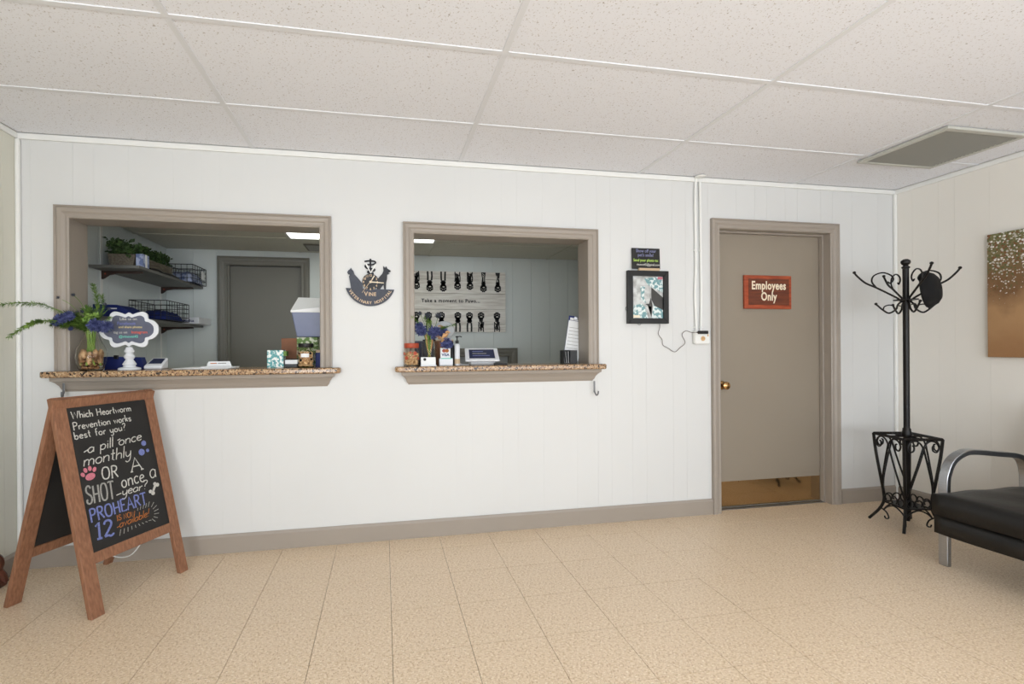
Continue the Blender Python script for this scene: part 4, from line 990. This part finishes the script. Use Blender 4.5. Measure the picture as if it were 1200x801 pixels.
for (x, y, z) in ((-.85, -.06, 1.31), (-.83, -.03, 1.335), (-.80, -.02, 1.36), (-.79, .02, 1.33), (-.76, -.05, 1.35), (-.74, .04, 1.39), (-.66, -.03, 1.36), (-.80, -.06, 1.30)):
    sprig(t, [n0, tuple(Vector(n0).lerp(Vector(L(x, y, z)), .55) + Vector((0, 0, .018))), L(x, y, z)], .036, 18, 'leaf' if rnd.random() < .5 else 'leaf_dark', .002)
sprig(t, [n0, L(-.62, -.03, 1.31), L(-.58, -.05, 1.345)], .016, 9, 'leaf', .002); sprig(t, [n0, L(-.63, -.03, 1.285), L(-.585, -.05, 1.278)], .014, 8, 'leaf', .002)
for (x, y, z, r_) in ((-.655, -.045, 1.302, .036), (-.600, -.045, 1.296, .032), (-.795, -.085, 1.335, .028), (-.758, -.085, 1.350, .026), (-.822, -.08, 1.318, .022), (-.625, -.05, 1.286, .024), (-.775, -.04, 1.285, .012)): blossom(t, L(x, y, z), r_)
for (x, y, z) in ((-.843, -.02, 1.452), (-.773, -.02, 1.468), (-.622, -.02, 1.418), (-.612, .0, 1.395), (-.76, -.01, 1.375), (-.742, 0, 1.378)):
    b = MB(); b.tube(catmull([n0, tuple(Vector(n0).lerp(Vector(L(x, y, z)), .6) + Vector((.01, 0, .02))), L(x, y, z)], 6), .0014, 5); b.build('stem', 'leaf', t)
    blossom(t, L(x, y, z), .011, 'clock', 60)
for (x, y, z) in ((-.685, -.04, 1.34), (-.66, -.045, 1.345), (-.70, -.04, 1.325)):
    b = MB(); leaf_cloud(b, [L(x, y, z)], 26, .022, (.012, .01, .014)); b.build('leaf_tuft', 'leaf_light', t)

t = thing('flower_vase', 'clear glass vase of blue thistles on the right ledge', 'vase', (1.162, .055, GZ))
vase(t, [(.044, 0), (.048, .01), (.048, .10), (.046, .135), (.040, .150), (.043, .165)])
for k in range(10):
    q = k * .63; b = MB(); b.tube(catmull([(.03 * math.cos(q + 2.4), .03 * math.sin(q + 2.4), .008), (.008 * math.cos(q), .008 * math.sin(q), .09), (.03 * math.cos(q), .03 * math.sin(q), .20)], 5), .004, 6); b.build('stem', 'leaf_light' if k % 3 else 'tan_leaf', t, smooth=True)
n0 = (0, 0, .16)
K = lambda x, y, z: (x - 1.162, y - .055, z - GZ)
for (x, y, z, r_) in ((1.108, .01, 1.275, .036), (1.098, .02, 1.305, .026), (1.190, .0, 1.262, .042), (1.262, -.01, 1.195, .036), (1.248, .05, 1.268, .034), (1.285, -.005, 1.185, .022)): blossom(t, K(x, y, z), r_)
for (x, y, z, r_) in ((1.152, .05, 1.368, .022), (1.222, .06, 1.372, .022), (1.105, .05, 1.385, .014)):
    o = blossom(t, K(x, y, z), r_, 'clock', 90); b = MB(); b.tube(catmull([n0, tuple((Vector(n0) + Vector(K(x, y, z))) / 2 + Vector((.006, 0, 0))), K(x, y, z)], 5), .0016, 5); b.build('stem', 'leaf', t)
for (x, y, z) in ((1.05, -.02, 1.357), (1.13, .02, 1.36), (1.150, .0, 1.34), (1.315, -.01, 1.312), (1.27, .0, 1.30), (1.23, .03, 1.29), (1.17, .02, 1.33), (1.10, .04, 1.31)):
    sprig(t, [n0, tuple(Vector(n0).lerp(Vector(K(x, y, z)), .55) + Vector((0, 0, .02))), K(x, y, z)], .016, 9, 'leaf', .0018)
b = MB(); leaf_cloud(b, [K(1.26, -.01, 1.255), K(1.24, -.01, 1.22), K(1.235, 0, 1.30)], 10, .05, (.01, .01, .01)); b.build('dried_leaf', 'tan_leaf', t)

# ------------------------------------------------------------------ things on the left ledge
t = thing('cloud_chalkboard', 'scalloped grey chalk sign in white frame on turned pedestal', 'sign', (-.526, .03, GZ))
def cloud(sx, sz, n=96):
    # scalloped plaque outline
    base_ = [(1, 0), (.93, .30), (.70, .42), (.60, .72), (.38, .78), (.18, .66), (0, .74), (-.18, .66), (-.38, .78), (-.60, .72), (-.70, .42), (-.93, .30), (-1, 0)]
    base_ = [(1, .0), (.97, .25), (.82, .48), (.66, .56), (.62, .80), (.48, .94), (.28, .88), (.12, .80), (0, .90)]
    q = base_ + [(-x, z) for x, z in base_[::-1][1:]] ; q = q + [(x, -z) for x, z in q[::-1][1:-1]]
    return [(p.x * sx, p.y * sz) for p in catmull([(x, z, 0) for x, z in q], 4, True)]
zc_ = 1.282 - GZ
b = MB(); b.prism(cloud(.150, .107), (0, .008, zc_), X3, Z3, .014); b.build('frame', 'plastic_white', t, bevel=.003)
b = MB(); b.prism(cloud(.127, .083), (0, -.005, zc_), X3, Z3, .0025); b.build('slate', 'cloudslate', t)
for s_, sz, dz, m_, xx in (('Like us on', .021, .052, 'white_ink', .0), ('Facebook', .024, .026, 'blue_ink', -.01), ('and share photos', .017, .008, 'yellow_ink', .01), ('tag us on', .019, -.022, 'white_ink', -.04), ('Instagram', .021, -.022, 'red_ink', .055), ('@vinevet45', .020, -.046, 'teal_ink', .0)):
    text(s_, sz, 'lettering', m_, t, (xx, -.0080, zc_ + dz), X3, Z3, bold=.0002)
MB().lathe([(0, 0), (.052, 0), (.055, .004), (.052, .012), (.030, .018), (.028, .024), (.034, .032), (.026, .046), (.018, .058), (.026, .070), (.028, .078), (.018, .088), (.017, .094), (.024, .100), (.025, .108), (.018, .118), (.016, .128), (0, .130)], (0, 0.001, 0), 24).build('pedestal', 'plastic_white', t, smooth=True)
t = thing('navy_organiser', 'navy blue holder behind the cloud shaped sign', 'holder', (-.606, .165, GZ))
b = MB(); b.prism([(-.105, 0), (.105, 0), (.085, .068), (-.105, .074)], (0, -.02, 0), X3, Z3, -.05); o = b.build('body', 'navy_card', t)
bm = bmesh.new(); bm.from_mesh(o.data); bmesh.ops.recalc_face_normals(bm, faces=bm.faces); bm.to_mesh(o.data); bm.free()
box('clip', 'black', (-.05, -.035, .06, -.03, -.019, .082), t, bevel=.002)
def terminal(loc, w_, d_, h0, h1, label, scale=1):
    t = thing('payment_terminal', label, 'payment terminal', loc)
    b = MB(); poly = [(0, 0), (d_, 0), (d_, h1), (0, h0)]
    vs = [(-w_, 0, 0), (w_, 0, 0), (w_, 0, h0), (-w_, 0, h0), (-w_ * .86, d_, 0), (w_ * .86, d_, 0), (w_ * .86, d_, h1), (-w_ * .86, d_, h1)]
    b.add(vs, [(0, 1, 2, 3), (5, 4, 7, 6), (3, 2, 6, 7), (0, 4, 5, 1), (0, 3, 7, 4), (1, 5, 6, 2)]); b.build('case', 'plastic_white', t, bevel=.008, seg=3, smooth=True)
    sl_ = Vector((0, d_, h1 - h0)).normalized(); p0 = Vector((0, 0, h0)); n_ = Vector((1, 0, 0)).cross(sl_); ll = math.hypot(d_, h1 - h0)
    b = MB(); b.prism([(-w_ * .72, ll * .25), (w_ * .72, ll * .25), (w_ * .64, ll * .85), (-w_ * .64, ll * .85)], tuple(p0), X3, sl_, .0012); b.build('screen', 'screen', t)
    return t
terminal((-.432, .085, GZ), .049, .10, .020, .066, 'small white payment terminal beside the cloud shaped sign')
for i, (q, z, m_) in enumerate((((-.16, -.08, .15, .08), .000, 'paper'), ((-.10, -.07, .16, .09), .004, 'paper'), ((-.03, -.07, .13, .075), .008, 'paper'))):
    o = MB().box(q[0], q[1], 0, q[2], q[3], .0035).build('paper_stack', m_, bevel=0); o.location = (-.15, .11, GZ + z); o.rotation_euler = (0, 0, (-.1, .12, .25)[i])
    tag(o, ('widest white paper sheet at the bottom of the counter papers', 'white paper sheet in the middle of the counter papers', 'smaller white paper sheet on top of the counter papers')[i], 'paper', 'papers on the left ledge')
tf = thing('folder', 'white card folder standing low on the papers of the left ledge', 'folder', (-.10, .12, GZ + .0125), .1)
b = MB(); b.prism([(-.055, 0), (.08, 0), (.07, .028), (-.045, .028)], (0, .0, 0), X3, Z3, .003); b.build('card', 'paper', tf)
box('print', 'orange_ink', (-.035, -.0036, .014, .0, -.0030, .019), tf); box('print', 'grey_ink', (.005, -.0036, .014, .05, -.0030, .019), tf)
t = thing('printed_cup', 'white carton with teal pattern on the left ledge', 'carton', (.252, .06, GZ))
box('body', 'cup_print', (-.050, -.035, 0, .042, .035, .105), t, bevel=.003); box('edge', 'leaf', (.042, -.030, .070, .058, .030, .098), t)
t = thing('card_box', 'low black card holder with white label beside the treat jar', 'card holder', (.336, .07, GZ))
box('body', 'black', (-.043, -.03, 0, .036, .03, .052), t, bevel=.004); box('label_card', 'paper', (-.035, -.0315, .022, .034, -.0300, .046), t)
t = thing('brown_file_box', 'upright brown card box behind the black card holder', 'box', (.300, .195, GZ))
box('body', 'brown_box', (-.045, -.03, 0, .048, .03, .178), t, bevel=.002)
def jar(loc, r, h, lidh, lid, fill, fillm, label, dots, bands):
    t = thing('treat_jar', label, 'jar', loc)
    b = MB(); prof = [(r * .92, 0), (r, .008), (r, h * .80), (r * .92, h * .90), (r * .80, h * .96), (r * .80, h)]
    vs = [];fs = []; wall = .0025; full = [(.0005, 0)] + prof + [(q[0] - wall, q[1] + (wall if i == 0 else 0)) for i, q in enumerate(prof)][::-1] + [(.0005, wall)]
    for (rr, hh) in full:
        for k in range(24): q = 2 * math.pi * k / 24; vs.append((rr * math.cos(q), rr * math.sin(q), hh))
    for i in range(len(full) - 1):
        for k in range(24): k2 = (k + 1) % 24; fs.append((i * 24 + k, i * 24 + k2, (i + 1) * 24 + k2, (i + 1) * 24 + k))
    o = b.add(vs, fs).build('glass_jar', 'glass', t, smooth=True); bm = bmesh.new(); bm.from_mesh(o.data); bmesh.ops.recalc_face_normals(bm, faces=bm.faces); bm.to_mesh(o.data); bm.free()
    MB().lathe([(0, h), (r * .88, h), (r * .92, h + .003), (r * .92, h + lidh - .003), (r * .86, h + lidh), (0, h + lidh)], (0, 0, 0), 24).build('lid', lid, t, smooth=True)
    b = MB()
    for k in range(fill):
        q = rnd.uniform(0, 6.28); rr = (r - .012) * math.sqrt(rnd.random()); b.ball((rr * math.cos(q), rr * math.sin(q), .010 + rnd.random() * h * .68), .0085, 6, (1.2, .8, .8))
    b.build('treats', fillm, t)['kind'] = 'stuff'
    b = MB()
    for (a, z, s_) in dots:
        a = R(a); d = Vector((math.sin(a), -math.cos(a), 0)); e = Vector((math.cos(a), math.sin(a), 0))
        b.prism(ell(0, 0, s_, s_, 0, 10), tuple(d * (r + .0004) + Z3 * z), e, Z3, .0006)
    b.build('painted_dots', bands, t)
    return t
t = jar((.420, .035, GZ), .048, .120, .024, 'black', 260, 'treats', 'clear jar of pet treats with black lid on the left ledge', [(-40, .085, .007), (-28, .045, .008), (40, .085, .008), (48, .05, .007)], 'black')
b = MB()
for k in range(7):
    a0, a1 = R(-26 + 8 * k), R(-18 + 8 * k); rr = .0492
    b.add([(rr * math.sin(a0) , -rr * math.cos(a0), .062), (rr * math.sin(a1), -rr * math.cos(a1), .062), (rr * math.sin(a1), -rr * math.cos(a1), .084), (rr * math.sin(a0), -rr * math.cos(a0), .084)], [(0, 1, 2, 3)])
b.build('paper_label', 'paper', t)
t = thing('green_cartons', 'green and white printed carton under the plastic bin', 'carton', (.425, .19, GZ)); box('carton', 'green_box', (-.075, -.05, .0, .05, .05, .184), t, bevel=.003)
t = thing('storage_bin', 'smoky plastic bin filled with white sheets above the treat jar', 'bin', (.42, .19, GZ + .1845))
b = MB(); vs = [(-.066, -.07, 0), (.082, -.07, 0), (.082, .07, 0), (-.066, .07, 0), (-.095, -.09, .155), (.084, -.09, .155), (.084, .09, .155), (-.095, .09, .155)]
b.add(vs, [(3, 2, 1, 0), (4, 5, 6, 7), (0, 1, 5, 4), (1, 2, 6, 5), (2, 3, 7, 6), (3, 0, 4, 7)]); b.build('bin_body', 'bin', t, bevel=.006, seg=3, smooth=True)
b = MB(); vs = [(-.098, -.093, .150), (.084, -.093, .150), (.084, .09, .150), (-.098, .09, .150), (-.098, -.093, .162), (.084, -.093, .185), (.084, .06, .255), (-.078, .06, .258)]
b.add(vs, [(3, 2, 1, 0), (4, 5, 6, 7), (0, 1, 5, 4), (1, 2, 6, 5), (2, 3, 7, 6), (3, 0, 4, 7)]); b.build('white_flap', 'paper', t, bevel=.003)
t = thing('navy_booklet', 'narrow navy booklet standing between treat jar and window casing', 'booklet', (.484, .10, GZ)); box('cover', 'navy_card', (-.016, -.02, 0, .014, .02, .088), t, bevel=.002); box('tip', 'tan', (-.014, -.015, .088, .010, .015, .104), t)

# ------------------------------------------------------------------ things on the right ledge
jar((1.046, -.015, GZ), .050, .112, .030, 'red', 280, 'treats', 'clear jar of treats with reddish lid on the right ledge', [(-62, .078, .010), (-38, .052, .012), (22, .08, .012), (50, .05, .009), (-10, .085, .007), (10, .06, .006)], 'red')
t = thing('card_holder', 'white business cards in a low holder before the thistle vase', 'card holder', (1.147, -.045, GZ))
b = MB(); b.box(-.045, -.002, .002, .045, .004, .056, Matrix.Rotation(R(-12), 4, 'X')); b.build('cards', 'paper', t); box('tray', 'plastic_white', (-.048, -.016, 0, .048, .026, .008), t, bevel=.002)
b = MB(); b.prism(ell(0, 0, .009, .009), (-.022, .0035, .042), X3, Z3, .001); o = b.build('logo', 'ink', t); o.location = (0, -.0005, 0)
t = thing('payment_sign', 'white card payment sign with red logo on the right ledge', 'sign', (1.262, .035, GZ))
b = MB(); b.box(-.032, -.003, .03, .032, .003, .112); b.build('card', 'paper', t)
b = MB(); b.prism(ell(-.008, .093, .013, .011), (0, -.0030, 0), X3, Z3, .0008); b.build('logo', 'red', t); b = MB(); b.prism(ell(.009, .093, .013, .011), (0, -.0030, 0), X3, Z3, .0012); b.build('logo', 'orange_ink', t)
text('VISA', .024, 'logo', 'navy_card', t, (0, -.0032, .060), X3, Z3, bold=.0008)
box('holder', 'plastic_white', (-.042, -.028, 0, .044, .010, .046), t, bevel=.004); box('fringe', 'teal_ink', (-.030, -.0290, .042, .036, -.0275, .048), t)
t = thing('pump_bottle', 'slim white and brown pump bottle with black pump', 'bottle', (1.338, .04, GZ))
MB().lathe([(0, 0), (.014, 0), (.017, .003), (.017, .126), (.013, .134), (.008, .138), (0, .138)], (0, 0, 0), 16).build('body', 'plastic_white', t, smooth=True)
MB().lathe([(.0172, .01), (.0176, .011), (.0176, .040), (.0172, .041)], (0, 0, 0), 16).build('label_band', 'tan', t)
MB().lathe([(0, .138), (.011, .138), (.011, .156), (.004, .160), (.004, .176), (.010, .178), (.010, .186), (0, .187)], (0, 0, 0), 12).build('pump', 'black', t, smooth=True)
MB().tube([(0, 0, .182), (.018, -.004, .184), (.030, -.006, .180)], .0035, 6).build('nozzle', 'black', t)
t = thing('dark_bottle', 'slim dark bottle beside the white pump bottle', 'bottle', (1.313, .085, GZ))
MB().lathe([(0, 0), (.013, 0), (.014, .004), (.014, .125), (.008, .135), (.008, .150), (0, .151)], (0, 0, 0), 14).build('body', 'black', t, smooth=True)
t = thing('tan_box', 'tan rimmed brown card box behind the payment sign', 'box', (1.275, .185, GZ)); box('body', 'brown_box', (-.055, -.03, 0, .055, .03, .158), t, bevel=.002); box('rim', 'tan', (-.057, -.032, .158, .057, .032, .166), t)
t = thing('slate_box', 'slate blue box behind the thistle vase on the right ledge', 'box', (1.145, .19, GZ)); box('body', 'cloudslate', (-.065, -.03, 0, .060, .03, .158), t, bevel=.003)
t = thing('white_globe', 'round white lamp globe on a low foot behind the thistle vase', 'lamp', (1.27, .29, .0), 0)
t.location = (1.275, .19, GZ + .166)
b = MB(); b.ball((0, .0, .062), .062, 20, (1.15, .45, 1)); b.build('globe', 'pane', t, smooth=2)
t = thing('tablet_terminal', 'white tablet card reader on the right ledge', 'tablet', (1.50, .05, GZ), R(-8))
b = MB(); vs = [(-.075, -.02, 0), (.085, -.02, 0), (.075, .09, 0), (-.08, .09, 0), (-.075, -.035, .018), (.085, -.035, .018), (.070, .09, .070), (-.09, .09, .070)]
b.add(vs, [(3, 2, 1, 0), (4, 5, 6, 7), (0, 1, 5, 4), (1, 2, 6, 5), (2, 3, 7, 6), (3, 0, 4, 7)]); b.build('stand', 'plastic_white', t, bevel=.006, seg=3, smooth=True)
p0 = Vector((0, -.07, .022)); sl_ = Vector((0, .16, .075)).normalized()
def tp(name, m_, w0, l0, l1, d, off=0.):
    b = MB(); b.prism([(-w0, l0), (w0, l0), (w0, l1), (-w0, l1)], tuple(p0 + X3.cross(sl_) * off), X3, sl_, d); return b.build(name, m_, t, bevel=.004 if d > .004 else 0, seg=3, smooth=d > .004)
tp('tablet', 'plastic_white', .108, 0, .178, .012); tp('screen', 'screen', .082, .026, .155, .0008, .012)
for k, m_ in enumerate(('blue_ink', 'grey_ink', 'blue_ink')): b = MB(); b.prism([(-.06, .06 + .03 * k), (.05 - .02 * k, .06 + .03 * k), (.05 - .02 * k, .068 + .03 * k), (-.06, .068 + .03 * k)], tuple(p0 + X3.cross(sl_) * .0128), X3, sl_, .0003); b.build('screen_text', m_, t)
b = MB(); b.tube(catmull([(-.08, .0, .004), (-.12, -.01, .004), (-.16, .02, .004), (-.13, .06, .004)], 6), .003, 6); b.build('cable', 'plastic_white', t)
t = thing('card_reader', 'small black card reader lying beside the white tablet', 'card reader', (1.605, -.012, GZ), -.1); box('body', 'black', (-.04, -.018, 0, .045, .018, .014), t, bevel=.005, seg=3)
t = thing('pen_cup', 'square black mesh pen cup on the right ledge', 'pen cup', (2.105, .09, GZ))
for q in ((-.045, -.035, 0, .05, .035, .004), (-.045, -.035, .004, -.042, .035, .090), (.0, -.035, .004, .050, -.032, .090), (.047, -.032, .004, .05, .035, .090), (-.042, .032, .004, .047, .035, .090)): box('side', 'black', q, t)
for k in range(3): b = MB(); b.tube([(-.030 + .014 * k, -.01, .005), (-.036 + .018 * k, 0, .082)], .003, 6); b.build('pen', 'chrome', t)
t = thing('clipboard', 'tilted clipboard with white form against the right window jamb', 'clipboard', (2.150, .16, GZ + .004), R(-12))
tilt = Matrix.Rotation(R(9.5), 4, 'Y') @ Matrix.Rotation(R(-6), 4, 'X')
MB(tilt).box(-.055, .0, .012, .052, .004, .325).build('board', 'navy_card', t); MB(tilt).box(-.053, -.002, .014, .050, 0, .292).build('form', 'paper', t)
MB(tilt).box(-.020, -.007, .300, .020, 0, .322).build('clip', 'chrome', t, bevel=.002)
MB(tilt).box(-.045, -.004, .295, .018, -.001, .312).build('slip', 'paper', t)
b = MB(tilt)
for k in range(9): b.box(-.043, -.0026, .05 + .024 * k, .035, -.0021, .0525 + .024 * k)
b.build('form_line', 'grey_ink', t)['kind'] = 'stuff'
